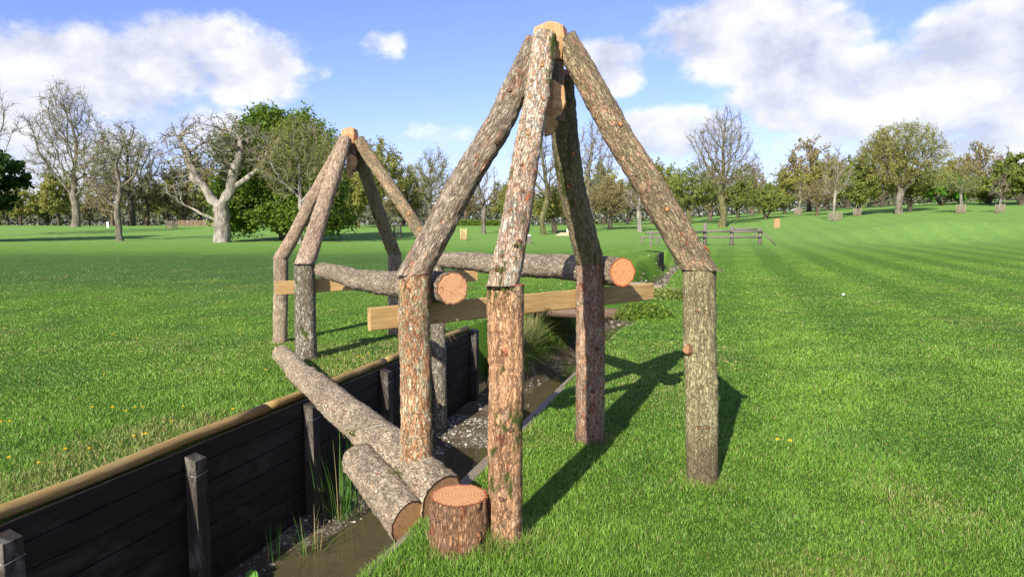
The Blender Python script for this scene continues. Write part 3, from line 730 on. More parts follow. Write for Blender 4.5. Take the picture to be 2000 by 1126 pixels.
# board on the far side of posts A and C
off = Vector((-.65, .76, 0))*.108
line = (C_t-A_t); line.z = 0; line.normalize()
def on_line(o, d, px):
    x = (px-1000)/FPX*1.0
    # solve projected column: point.x / depth = x, depth = y*CP - (z-EYE)*... (approx at eye height z~1.05)
    k = ((px-1000)/FPX)
    # depth along view = y*CP + (EYE-z)*SP
    c = (EYE-1.05)*SP
    s_ = (k*(o.y*CP+c)-o.x)/(d.x-k*d.y*CP)
    return o+d*s_
o0 = Vector((A_t.x, A_t.y, 0))+off
L0 = on_line(o0, line, 718); R0 = on_line(o0, line, 1270)
zl = at(718, 600, L0.y).z; zr = at(1270, 552, R0.y).z
BZ = (zl+zr)/2
board(near, Vector((L0.x, L0.y, zl)), Vector((R0.x, R0.y, zr)), .135, .035, seed=1)

# ---- far frame
F_b, F_t = base_top(548, 668, 549, 504)
G_b, G_t = base_top(598, 700, 595, 514)
H_b, H_t = base_top(770, 652, 770, 497)
E_y = 8.95; E_t = at(853, 500, E_y); E_b = at(858, 856, E_y)
apex2 = at(684, 258, (F_t.y+G_t.y+H_t.y+E_t.y)/4)
far = empty('timber_frame', (apex2.x, apex2.y, 0), 'far four-legged log frame on the left bank, seen smaller behind the near one', 'jump frame', 'peaked log frames of the jump')
fF = frame_post(far, F_b, F_t, .095, .098, 21, M['bark_far'], n=32, step=.02, wob=.03)
fG = frame_post(far, G_b, G_t, .135, .120, 22, M['bark_dark_lichen'], n=32, step=.02, wob=.05, knots=[(.2, 4.5, .02), (.5, 5, .02)])
fH = frame_post(far, H_b, H_t, .095, .098, 23, M['bark_far'], n=32, step=.02)
fE = frame_post(far, E_b, E_t, .105, .095, 24, M['bark_dark_lichen'], -1.4, n=32, step=.02, wob=.05)
gF = frame_leg(far, F_t, apex2, .092, .075, 25, M['bark_far_leg'], .12, n=32, step=.02, side=.10)
gG = frame_leg(far, G_t, apex2, .115, .085, 26, M['bark_far_leg'], .10, n=32, step=.02, side=.13, bend=(0, 0, -.03))
gH = frame_leg(far, H_t, apex2, .098, .085, 27, M['bark_C_leg'], .20, n=32, step=.02, side=.12)
gE = frame_leg(far, E_t, apex2, .085, .080, 28, M['bark_D_leg'], .10, n=32, step=.02, side=.10)
king_post(far, apex2+Vector((0, 0, .01)), 1.0)
for f, off_ in ((.42, .1), (.30, .2), (.12, .3)): stub(gE, f, facing(gE, f, off_), .02, .012)
line2 = (E_t-G_t); line2.z = 0; line2.normalize()
off2 = Vector((-line2.y, line2.x, 0))*.125
o2 = Vector((G_t.x, G_t.y, 0))+off2
L2 = on_line(o2, line2, 535); R2 = on_line(o2, line2, 930)
z2l = at(535, 549, L2.y).z; z2r = at(930, 548, R2.y).z+.165
board(far, Vector((L2.x, L2.y, z2l)), Vector((R2.x, R2.y, z2r)), .165, .038, seed=2)
# dead twigs on post E
tw = MB(); rng = random.Random(4)
for k in range(16):
    h0 = rng.uniform(.25, .95); p = E_b.lerp(E_t, (h0+1.2)/(E_t.z-E_b.z))+Vector((.08, -.07, 0)); d = Vector((rng.uniform(.2, 1), rng.uniform(-.8, -.1), rng.uniform(-1.2, .1))).normalized()
    pts = [p]; L = rng.uniform(.10, .32)
    for i in range(4): d = (d+Vector((rng.uniform(-.3, .3), rng.uniform(-.3, .3), -.25))).normalized(); pts.append(pts[-1]+d*L/4)
    tw.tube(pts, [.004, .0035, .003, .0025, .0015], 4)
tt = tw.build('dead_twig', M['dark_wood'], far, smooth=True); tt.parent = fE

# ---- logs
r1f, r1n = .088, .100
P1f = at(628, 527, 7.95); P1n = at(883, 564, 4.02)
log1 = log('rail_log', [P1f, P1f.lerp(P1n, .5)+Vector((0, 0, -.035)), P1n], [r1f, .098, r1n], M['bark_log2'], M['cut_tan'], origin=tuple((P1f+P1n)/2), seed=31, amp=.008, lump=.05, wob=.04)
tag(log1, 'grey-barked rail log beside the leftmost near post, its tan cut end facing the viewer', 'log', 'rail logs resting on the boards')
P2f = at(862, 508, 9.0); P2n = at(1216, 531, 4.85)
log2 = log('rail_log', [P2f, P2f.lerp(P2n, .5)+Vector((0, 0, .0)), P2n], [.105, .11, .106], M['bark_log2'], M['cut_orange'], origin=tuple((P2f+P2n)/2), seed=32, amp=.006, lump=.05, wob=.04)
tag(log2, 'rail log ending in a bright orange sawn face to the right of the mossy leg', 'log', 'rail logs resting on the boards')
LA = at(546, 692, 7.55); LB = at(866, 974, 3.68)
biglog = log('fallen_log', [LA, LA.lerp(LB, .5)+Vector((.02, 0, .0)), LB], [.098, .134, .152], M['bark_log'], M['cut_brown'], origin=tuple((LA+LB)/2), seed=33, amp=.0075, lump=.07, knots=[(.12, 1.2, .02), (.3, 2, .02)], wob=.06, endn=(.77, -.60, -.20))
tag(biglog, 'long pale tapering log laid across the ditch from the left bank to the sawn stump', 'log')
SA = at(704, 898, 4.36); SB = at(800, 1018, 3.52)
smalllog = log('short_log', [SA, SA.lerp(SB, .5), SB], [.120, .124, .122], M['bark_log'], M['cut_brown'], origin=tuple((SA+SB)/2), seed=34, amp=.0075, lump=.06, endn=(.77, -.60, -.20))
tag(smalllog, 'short lichen-green log lying against the long fallen log with a dark brown cut end', 'log')
# stump
st_c = hit(897, 1062, 0.0); st_top = .255
stump = log('stump', [st_c+Vector((0, 0, -.12)), st_c+Vector((0, 0, st_top))], [.156, .146], M['bark_stump'], M['cut_stump'], origin=tuple(st_c), seed=35, nr=84, step=.008, amp=.010, lump=.03, capA=False, capname='cut_top')
tag(stump, 'low reddish-brown tree stump with an orange sawn top at the foot of the front post', 'stump')

# ---------------------------------------------------------------- retaining wall
def wall_pt(u, v, z):
    x, y = xy_of(u, v); return Vector((x, y, z))
def v_for_px(u, z, px):
    lo, hi_ = 1.5, 60.0
    for _ in range(50):
        m = (lo+hi_)/2; p = wall_pt(u, m, z); dep = p.y*CP+(EYE-z)*SP
        q = 1000+FPX*p.x/dep if dep > 0 else -9999
        if q < px: lo = m
        else: hi_ = m
    return (lo+hi_)/2
def bcattr(o, ax):
    """bc from world position: grain along ax"""
    me = o.data; n = len(me.vertices); co = np.zeros(n*3, np.float32); me.vertices.foreach_get('co', co); co = co.reshape(-1, 3).astype(float)+np.array(o['_o'])
    ax = np.array(ax, float); ax /= np.linalg.norm(ax); up = np.array([0, 0, 1.]) if abs(ax[2]) < .9 else np.array([1., 0, 0])
    b = np.cross(ax, up); b /= np.linalg.norm(b); c = np.cross(b, ax)
    a = np.stack([co@b, co@c, co@ax], -1).astype(np.float32)
    t = me.attributes.new('bc', 'FLOAT_VECTOR', 'POINT'); t.data.foreach_set('vector', a.ravel())
    return o
V0 = -1.5; V1 = v_for_px(UL, 0, 925)
EV = (ST, CT, 0); EU = (CT, -ST, 0)
rw = empty('retaining_wall', tuple(wall_pt(UL, 6, 0)), 'black plank retaining wall with a yellow-brown round top rail along the left bank', 'retaining wall')
mb = MB(); rng = random.Random(3)
zt = -.035
hs = [.155, .17, .165, .175, .165, .175, .18, .17, .17]
z = zt
for i, h in enumerate(hs):
    tk = .04+rng.uniform(-.004, .004)
    for (a, b) in ((V0, 4.1), (4.104, 7.2), (7.204, V1)):
        c = wall_pt(UL+.022+rng.uniform(-.004, .004)+tk/2, (a+b)/2, z-h/2)
        mb.box(c, b-a, tk, h-.007, EV, bev=.004)
    z -= h
bcattr(mb.build('plank_panel', M['black'], rw), EV)
# cap rail: half-round poles butted end to end
mb = MB()
for (a, b, r_) in ((V0, 4.9, .043), (4.91, 7.06, .040), (7.07, V1-.25, .038)):
    pts = [wall_pt(UL-.008+.006*math.sin(k*2.1+a), a+(b-a)*k/14, .006+.004*math.sin(k*1.7)) for k in range(15)]
    mb.tube(pts, [r_*(1+.04*math.sin(k*1.9)) for k in range(15)], 18)
bcattr(mb.build('top_rail', M['rail'], rw, smooth=True), EV)
ppx = [8, 378, 605, 752, 925]
for i, px in enumerate(ppx):
    v = v_for_px(UL+.1, -.1, px)
    ztop = [-.07, -.085, -.07, -.05, .0][i]
    w = .115; dpt = .10; mb = MB()
    c = wall_pt(UL+.068+dpt/2, v, 0)
    V = []
    for (zz, tw_) in ((-1.5, 1.0), (ztop-.05, .97), (ztop, .95)):
        for (su, sv) in ((-1, -1), (1, -1), (1, 1), (-1, 1)):
            sl = -.028 if su > 0 and zz == ztop else 0
            uu = UL+.068+dpt/2+su*dpt/2*tw_; vv = v+sv*w/2*tw_
            p = wall_pt(uu, vv, zz+sl); V.append(tuple(p))
    F = [(j*4+k, j*4+(k+1) % 4, (j+1)*4+(k+1) % 4, (j+1)*4+k) for j in range(2) for k in range(4)]+[(8, 9, 10, 11)]
    mb.add(V, F)
    po = mb.build('post', M['blackpost'], rw); bcattr(po, (0, 0, 1))
    wz = ztop-.13; mw = MB()
    pts = [wall_pt(UL+.068-.002, v-w/2-.004, wz), wall_pt(UL+.068+dpt+.003, v-w/2-.004, wz-.012), wall_pt(UL+.068+dpt+.003, v+w/2+.004, wz), wall_pt(UL+.068-.002, v+w/2+.004, wz+.008)]
    mw.tube(pts, .0022, 6); wo = mw.build('wire', M['wire'], rw, smooth=True); wo.parent = po
# right bank edging board
v_end = v_for_px(UR, 0, 1128)
eb = empty('edging_board', tuple(wall_pt(UR, 5, 0)), 'weathered grey timber edging along the right lip of the ditch', 'edging board')
mb = MB()
for (a, b) in ((.5, 4.05), (4.06, 7.9), (7.91, v_end)):
    for kz in range(5):
        mb.box(wall_pt(UR-.025+.002*kz, (a+b)/2, -.09-.22*kz-.05), b-a, .05, .215, EV, bev=.006)
bcattr(mb.build('plank_panel', M['greywood'], eb), EV)
mb = MB()
for (a, b) in ((.5, 3.3), (3.31, 6.1), (6.11, v_end)):
    mb.box(wall_pt(UR-.0, (a+b)/2, -.018), b-a, .085, .04, EV, bev=.008)
bcattr(mb.build('top_board', M['greywood'], eb), EV)

# ---------------------------------------------------------------- gravel
def gravel():
    g = np.random.default_rng(5); N = 9000; uM_ = (UL+UR)/2
    u = g.uniform(UL+.1, UR-.1, N); v = g.uniform(1.0, 11.5, N); x, y = xy_of(u, v)
    den = fbm(np.stack([x*1.6, y*1.6, x*0], -1), 77, 3)
    z = terrain(x, y)
    keep = (z > WATER-.02) & ((den > .535) | (np.abs(v-8.4) < .55) & (u < UL+1.05)) | (g.random(N) < .03)
    x, y, z = x[keep], y[keep], z[keep]; n = len(x)
    big = g.random(len(x)) < 0
    N2 = 700; u2 = g.normal(uM_+.1, .38, N2); v2 = g.uniform(17, 46, N2); x2, y2 = xy_of(u2, v2); z2 = terrain(x2, y2)
    x = np.concatenate([x, x2]); y = np.concatenate([y, y2]); z = np.concatenate([z, z2]); n1_ = n; n = len(x)
    ico = np.array([(0, 0, 1), (.89, 0, .45), (.28, .85, .45), (-.72, .53, .45), (-.72, -.53, .45), (.28, -.85, .45), (.72, .53, -.45), (-.28, .85, -.45), (-.89, 0, -.45), (-.28, -.85, -.45), (.72, -.53, -.45), (0, 0, -1)])
    fc = np.array([(0, 1, 2), (0, 2, 3), (0, 3, 4), (0, 4, 5), (0, 5, 1), (1, 6, 2), (2, 7, 3), (3, 8, 4), (4, 9, 5), (5, 10, 1), (6, 7, 2), (7, 8, 3), (8, 9, 4), (9, 10, 5), (10, 6, 1), (11, 7, 6), (11, 8, 7), (11, 9, 8), (11, 10, 9), (11, 6, 10)])
    s = np.where(np.arange(n) < n1_, .007+.022*g.random(n)**3.0, .03+.09*g.random(n)**2)[:, None, None]
    an = g.uniform(0, 2*PI, n)
    sc = np.stack([g.uniform(.7, 1.3, n), g.uniform(.7, 1.2, n), g.uniform(.4, .8, n)], -1)[:, None, :]
    L = (ico[None]*(1+g.uniform(-.16, .16, (n, 12, 1))))*sc*s
    ca, sa = np.cos(an)[:, None], np.sin(an)[:, None]
    V = np.stack([L[..., 0]*ca-L[..., 1]*sa+x[:, None], L[..., 0]*sa+L[..., 1]*ca+y[:, None], L[..., 2]+(z+s[:, 0, 0]*.25)[:, None]], -1)
    F = (fc[None]+(np.arange(n)*12)[:, None, None]).reshape(-1, 3)
    rnd = np.repeat(g.random(n)**1.3*np.where(np.arange(n) < n1_, 1, .45), 12)
    m, nt = new_mat('pebbles'); r = nn(nt, 'ShaderNodeAttribute', dict(attribute_name='rnd')).outputs['Fac']
    col = mixc(nt, r, (.07, .055, .04), (.46, .43, .36)); finish(nt, principled(nt, col, .6, None))
    o = mesh('gravel', V.reshape(-1, 3), F, m, attrs={'rnd': rnd}, smooth=True)
    tag(o, 'pale pebbles and shingle along the stream bed', 'gravel', kind='stuff')
gravel()

# ---------------------------------------------------------------- grass
def blades(name, x, y, z, L, Wd, g, lean=.55, dryp=.05, curl=.5, rnd=None, dry=None):
    n = len(x); an = g.uniform(0, 2*PI, n); la = g.uniform(0, 2*PI, n); ln = np.abs(g.normal(0, lean, n))
    wx, wy = np.cos(an)*Wd/2, np.sin(an)*Wd/2
    dx, dy = np.cos(la)*np.sin(ln), np.sin(la)*np.sin(ln); dz = np.cos(ln)
    # mid and tip, tip droops further
    mx, my, mz = x+dx*L*.5, y+dy*L*.5, z+dz*L*.55
    tx, ty = x+dx*L*(1+curl*.5)+np.cos(la)*L*curl*.3, y+dy*L*(1+curl*.5)+np.sin(la)*L*curl*.3; tz = z+dz*L*(1-curl*.18)
    V = np.empty((n, 5, 3), np.float32)
    zb = z-.006
    V[:, 0] = np.stack([x-wx, y-wy, zb], -1); V[:, 1] = np.stack([x+wx, y+wy, zb], -1)
    V[:, 2] = np.stack([mx-wx*.8, my-wy*.8, mz], -1); V[:, 3] = np.stack([mx+wx*.8, my+wy*.8, mz], -1)
    V[:, 4] = np.stack([tx, ty, tz], -1)
    b = (np.arange(n)*5)[:, None]
    F4 = b+np.array([[0, 1, 3, 2]]); F3 = b+np.array([[2, 3, 4]])
    if rnd is None: rnd = g.random(n)
    if dry is None: dry = (g.random(n) < dryp).astype(float)
    return V.reshape(-1, 3), F4, F3, np.repeat(rnd, 5), np.tile([0, 0, .5, .5, 1.], n), np.repeat(dry, 5)
def build_grass():
    g = np.random.default_rng(1)
    Vs, F4s, F3s, rs, ts, ds = [], [], [], [], [], []
    tot = 0
    def zone(y0, y1, dens, L0, W0, lean):
        nonlocal tot
        hw = .80*y1+.3; N = int(2*hw*(y1-y0)*dens)
        y = g.uniform(y0, y1, N); x = g.uniform(-hw, hw, N)
        k = (np.abs(x) < .80*y+.35) & (g.random(N) > sstep(y, 20, 34)); x, y = x[k], y[k]
        u, v = uv_of(x, y)
        wallpart = v < WALL_END+.2
        en = fbm(np.stack([v*3.0, v*0, u*2], -1), 41, 2)
        inn = (u > UL-.035) & (u < UR+.05-.08*sstep(en, .4, .65))
        k = ~(inn & wallpart); x, y, u, v = x[k], y[k], u[k], v[k]
        z = terrain(x, y); lipm = (u > UR-.04) & (u < UR+.001) & (v < WALL_END); z = np.where(lipm, -.002, z); k = z > -.95+ .2*g.random(len(x)); x, y, z, u, v = x[k], y[k], z[k], u[k], v[k]
        # patchy: length by noise, rough verge next to the wall and lip
        p = fbm(np.stack([x*3.2, y*3.2, x*0], -1), 31, 3); p2 = fbm(np.stack([x*.8, y*.8, x*0], -1), 37, 2)
        dl = np.clip(1-(UL-u)/1.6, 0, 1)*(u < UL)+np.clip(1-(u-UR)/.25, 0, 1)*(u > UR)
        bank = np.clip(-z*1.5, 0, 1)
        L = L0*(.62+.75*sstep(p, .3, .75))*g.uniform(.55, 1.35, len(x))*(1+(.4+.5*g.random(len(x)))*dl**2+1.6*bank)
        nearp = 0*x
        for q in (B_b, C_b, D_b, st_c, G_b, F_b, H_b):
            dd = np.hypot(x-q.x, y-q.y); L = L*(1+1.3*np.exp(-((dd-.1)/.10)**2)); nearp = nearp+np.exp(-((dd-.1)/.09)**2)
        thin = g.random(len(x)) > .55*sstep(p2, .55, .75)*dl
        dryv = ((g.random(len(x)) < .065+.30*nearp+.25*sstep(p2, .56, .70)+.40*dl*sstep(p2, .5, .72)*(u < UL)+.10*bank)).astype(float)*g.uniform(.4, 1, len(x))
        x, y, z, L, dryv = x[thin], y[thin], z[thin], L[thin], dryv[thin]
        Wd = W0*g.uniform(.6, 1.3, len(x))
        V, F4, F3, r, t, d = blades('g', x, y, z, L, Wd, g, lean, rnd=np.clip(.5+(.72*g.random(len(x))+.28*p[thin]-.5)*np.clip(1-(y-4)/11*.7, .3, 1), 0, 1), dry=dryv)
        Vs.append(V); F4s.append(F4+tot); F3s.append(F3+tot); rs.append(r); ts.append(t); ds.append(d); tot += len(V)
    d_ = 1.9
    while d_ < 34:
        w_ = .12*d_; m_ = d_+w_/2
        zone(d_, d_+w_, 26000/(1+(m_/4.3)**2.9), max(.031-.0009*m_, .020), .0030 if m_ < 3 else .0030*(m_/3)**1.02, min(.92+.02*m_, 1.05)); d_ += w_
    o = mesh('grass', np.concatenate(Vs), [np.concatenate(F4s), np.concatenate(F3s)], M['blade'], attrs={'rnd': np.concatenate(rs), 'tip': np.concatenate(ts), 'dry': np.concatenate(ds)})
    tag(o, 'short mown green grass covering both banks', 'grass', kind='stuff')
build_grass()

# ---------------------------------------------------------------- trees
def grow(seed, blobs, trunk, N=900, step=.55, dk=1.1, jit=.35, up=.05, maxit=140, trop=None):
    """space colonisation. blobs: (cx, cy, cz, rx, ry, rz). trunk: list of polylines of points (first from the base), child polylines attach to nearest node"""
    g = np.random.default_rng(seed)
    vol = np.array([b[3]*b[4]*b[5] for b in blobs]); ch = g.choice(len(blobs), N, p=vol/vol.sum())
    d = g.normal(size=(N, 3)); d /= np.linalg.norm(d, axis=1)[:, None]
    rr = g.random(N)**(1/3.0)
    bl = np.array(blobs)[ch]; At = bl[:, :3]+d*rr[:, None]*bl[:, 3:]
    pos = []; par = []
    for line in trunk:
        line = np.array(line, float)
        if not pos: pos.append(line[0]); par.append(-1); cur = 0
        else:
            dd = np.linalg.norm(np.array(pos)-line[0], axis=1); cur = int(dd.argmin())
        for a, b in zip(line[:-1], line[1:]):
            m = max(int(np.linalg.norm(b-a)/step), 1)
            for k in range(1, m+1):
                pos.append(a+(b-a)*k/m+g.normal(size=3)*step*jit*.15); par.append(cur); cur = len(pos)-1
    pos = np.array(pos); par = list(par)
    near = np.full(N, 1e9); idx = np.zeros(N, int)
    def upd(lo):
        for s in range(lo, len(pos), 256):
            blk = pos[s:s+256]; D = np.linalg.norm(At[:, None]-blk[None], axis=2); j = D.argmin(1); m = D[np.arange(N), j]
            b = m < near; near[b] = m[b]; idx[b] = j[b]+s
    upd(0)
    alive = near > dk; kids = {}
    for it in range(maxit):
        al = np.where(alive)[0]
        if len(al) == 0: break
        vec = At[al]-pos[idx[al]]; vec /= np.linalg.norm(vec, axis=1)[:, None]+1e-9
        acc = np.zeros((len(pos), 3)); np.add.at(acc, idx[al], vec)
        u = np.unique(idx[al]); new = []; np_ = []
        for i in u:
            if kids.get(i, 0) >= 3: continue
            dv = acc[i]/(np.linalg.norm(acc[i])+1e-9)+g.normal(size=3)*jit*.5; dv[2] += up
            if par[i] >= 0:
                pd = pos[i]-pos[par[i]]; pd /= np.linalg.norm(pd)+1e-9; dv = dv+pd*.55
            dv /= np.linalg.norm(dv); q = pos[i]+dv*step
            new.append(q); np_.append(i); kids[i] = kids.get(i, 0)+1
        if not new: break
        lo = len(pos); pos = np.concatenate([pos, np.array(new)]); par += np_
        upd(lo); alive &= near > dk
        stuck = np.array([kids.get(i, 0) >= 3 for i in idx]); alive &= ~(stuck & alive)
    return pos, np.array(par), g
def radii(pos, par, R0, rmin, ex=.5, flare=.5, fh=1.2):
    n = len(pos); cnt = np.zeros(n); haskid = np.zeros(n, bool); haskid[par[par >= 0]] = True
    cnt[~haskid] = 1
    for i in range(n-1, 0, -1): cnt[par[i]] += cnt[i]
    r = np.maximum(R0*(cnt/cnt[0])**ex, rmin)
    h = pos[:, 2]-pos[0, 2]
    r = r*np.where(cnt > .8*cnt[0], 1+flare*np.exp(-h/fh*2.5), 1)
    return r, cnt, haskid
def limb_mesh(pos, par, r, cnt, seed, rthick=.075):
    ch = np.arange(1, len(pos)); pa = par[1:]
    D = pos[ch]-pos[pa]; D /= np.linalg.norm(D, axis=1)[:, None]+1e-9
    ndir = np.zeros_like(pos); ndir[ch] = D; ndir[0] = (0, 0, 1)
    out = []
    Vall, F4, off, used = chain_mesh(pos, par, r, cnt, rthick, seed)
    for (lo, hi, n) in ((.045, rthick, 5), (0, .045, 3)):
        k = (r[ch] >= lo) & (r[ch] < hi); c = ch[k]; p = pa[k]
        if len(c) == 0: continue
        d0 = ndir[p]; d1 = ndir[c]
        same = r[c] > r[p]*.75
        d0 = np.where(same[:, None], d0, d1)
        r0 = np.where(same, r[p], np.minimum(r[p], r[c]*1.25)); r1 = r[c]
        ring = []
        ref = np.where(np.abs(d1[:, 2:3]) < .9, np.array([[0, 0, 1.]]), np.array([[1., 0, 0]]))
        for (P, d, rr) in ((pos[p], d0, r0), (pos[c], d1, r1)):
            a = np.cross(d, ref); a /= np.linalg.norm(a, axis=1)[:, None]+1e-9; b = np.cross(a, d)
            th = np.arange(n)*2*PI/n
            ring.append(P[:, None]+a[:, None]*(np.cos(th)[None, :, None]*rr[:, None, None])+b[:, None]*(np.sin(th)[None, :, None]*rr[:, None, None]))
        V = np.concatenate(ring, axis=1).reshape(-1, 3)
        kk = np.arange(n); f = np.stack([kk, (kk+1) % n, n+(kk+1) % n, n+kk], -1)
        F = (f[None]+(np.arange(len(c))*2*n)[:, None, None]).reshape(-1, 4)+off
        Vall.append(V); F4.append(F); off += len(V)
    return np.concatenate(Vall), np.concatenate(F4)
def chain_mesh(pos, par, r, cnt, rthick, seed, lumpy=.5):
    if seed == 6: lumpy = 1.0
    n = len(pos); best = np.full(n, -1); bc = np.zeros(n)
    for i in range(1, n):
        if cnt[i] > bc[par[i]]: bc[par[i]] = cnt[i]; best[par[i]] = i
    Vall = []; Fall = []; off = 0; used = np.zeros(n, bool)
    for i in range(0, n):
        if i and (best[par[i]] == i and r[par[i]] >= rthick): continue
        if r[i] < rthick: continue
        ch = [par[i]] if i else []
        j = i
        while j >= 0 and r[j] >= rthick: ch.append(j); used[j] = True; j = best[j]
        if j >= 0: ch.append(j)
        if len(ch) < 2: continue
        P = pos[ch].copy(); Rr = r[ch].copy()
        if i: Rr[0] = min(Rr[0], Rr[1]*1.25)
        if len(P) > 3: P[1:-1] = P[1:-1]*.5+(P[:-2]+P[2:])*.25
        C, rad, t = resample(P, Rr, max(.12, min(.3, rad_step(Rr)))); m = len(C); k = 14 if Rr.max() > .2 else 8
        Tt = np.gradient(C, axis=0); Tt /= np.linalg.norm(Tt, axis=1)[:, None]+1e-9
        b = np.array([0, 1., 0]) if abs(Tt[0, 1]) < .9 else np.array([1., 0, 0]); th = np.arange(k)*2*PI/k
        V = np.empty((m, k, 3))
        for q in range(m):
            a = np.cross(Tt[q], b); a /= np.linalg.norm(a)+1e-9; b = np.cross(a, Tt[q])
            V[q] = C[q]+(a[None]*np.cos(th)[:, None]+b[None]*np.sin(th)[:, None])*rad[q]
        w = fbm(V.reshape(-1, 3)*1.1+seed, seed, 3).reshape(m, k)-.5
        w2 = fbm(V.reshape(-1, 3)*np.array([5, 5, 1.2])+seed, seed+1, 2).reshape(m, k)-.5
        V = C[:, None]+(V-C[:, None])*(1+lumpy*w+lumpy*.6*w2)[..., None]
        ii = np.arange(m-1)[:, None]; kk = np.arange(k)[None]
        Fall.append(np.stack([ii*k+kk, ii*k+(kk+1) % k, (ii+1)*k+(kk+1) % k, (ii+1)*k+kk], -1).reshape(-1, 4)+off)
        Vall.append(V.reshape(-1, 3)); off += m*k
    return Vall, Fall, off, used
def rad_step(Rr): return float(Rr.max())*.6
def twig_mesh(pos, par, cnt, g, per=4, L=1.0, r=.018, maxcnt=6, droop=0.0, spread=.9):
    k = np.where((cnt <= maxcnt) & (par >= 0))[0]; k = np.repeat(k, per)
    P = pos[k]; D = pos[k]-pos[par[k]]; Ln = np.linalg.norm(D, axis=1)[:, None]+1e-9
    P = P-D*g.random(len(k))[:, None]; D = D/Ln
    D = D+g.normal(size=D.shape)*spread; D[:, 2] += .25-droop; D /= np.linalg.norm(D, axis=1)[:, None]
    l = L*g.uniform(.4, 1.2, len(k)); bend = g.normal(size=D.shape)*.35; bend[:, 2] += .15-droop
    M1 = P+D*(l*.5)[:, None]; D2 = D+bend; D2 /= np.linalg.norm(D2, axis=1)[:, None]; E = M1+D2*(l*.5)[:, None]
    a = np.cross(D, g.normal(size=D.shape)); a /= np.linalg.norm(a, axis=1)[:, None]+1e-9; b = np.cross(a, D)
    n = 3; V = []
    for (Q, rr) in ((P, r), (M1, r*.75), (E, r*.3)):
        for i in range(n): V.append(Q+(a*math.cos(2*PI*i/n)+b*math.sin(2*PI*i/n))*rr)
    V = np.stack(V, 1).reshape(-1, 3)
    f = np.array([(j*3+i, j*3+(i+1) % 3, j*3+3+(i+1) % 3, j*3+3+i) for j in range(2) for i in range(3)])
    F = (f[None]+(np.arange(len(k))*9)[:, None, None]).reshape(-1, 4)
    return V, F, np.concatenate([E, M1])
def leaf_mesh(P, g, size, flat=.0, spread=.3):
    n = len(P); P = P+g.normal(size=P.shape)*spread
    a = g.normal(size=(n, 3)); a /= np.linalg.norm(a, axis=1)[:, None]; b = np.cross(a, g.normal(size=(n, 3))); b[:, 2] *= (1-flat); b /= np.linalg.norm(b, axis=1)[:, None]+1e-9
    s = (size*g.uniform(.5, 1.3, n))[:, None]
    V = np.stack([P-a*s*.5, P+b*s*.32, P+a*s*.5, P-b*s*.32], 1).reshape(-1, 3)
    F = (np.arange(4)[None]+(np.arange(n)*4)[:, None])
    return V, F
BK = {}
def treebark(name, c):
    if name not in BK:
        m, nt = new_mat(name); tc = nn(nt, 'ShaderNodeTexCoord').outputs['Object']
        n1 = noise(nt, vmath(nt, 'MULTIPLY', tc, (5, 5, 1.1)).outputs[0], 1.0, 6, .7, .6); n2 = noise(nt, tc, .9, 5, .65, .5)
        f = math_(nt, 'ADD', math_(nt, 'MULTIPLY', n1, .6), math_(nt, 'MULTIPLY', n2, .4))
        col = mixc(nt, ramp(nt, f, .38, .62), tuple(x*.42 for x in c), tuple(x*1.25 for x in c))
        finish(nt, principled(nt, col, .92, math_(nt, 'ADD', n1, n2), .9, .12, .1)); BK[name] = m
    return BK[name]
bk_grey = treebark('tree_bark_grey', (.17, .15, .115)); bk_dark = treebark('tree_bark_dark', (.085, .072, .05)); bk_pale = treebark('tree_bark_pale', (.27, .245, .20))
bk_olive = treebark('tree_bark_mossy', (.13, .125, .055)); bk_brown = treebark('tree_bark_brown', (.13, .095, .07)); bk_silver = treebark('tree_bark_silver', (.27, .245, .205))
tw_grey = treebark('twigs_grey', (.19, .165, .12)); tw_brown = treebark('twigs_brown', (.15, .11, .08)); tw_olive = treebark('twigs_olive', (.17, .16, .075)); tw_pale = treebark('twigs_pale', (.22, .195, .145))
lf_green = leaf_mat('leaves_fresh_green', (.075, .135, .014), (.20, .29, .035)); lf_olive = leaf_mat('leaves_olive_buds', (.19, .195, .045), (.38, .37, .09)); lf_dark = leaf_mat('leaves_dark_green', (.025, .06, .012), (.06, .12, .02))
lf_bright = leaf_mat('leaves_bright_green', (.09, .24, .02), (.15, .34, .04)); lf_mid = leaf_mat('leaves_mid_green', (.13, .18, .035), (.27, .32, .07)); lf_brown = leaf_mat('buds_brown', (.22, .18, .075), (.33, .29, .12))
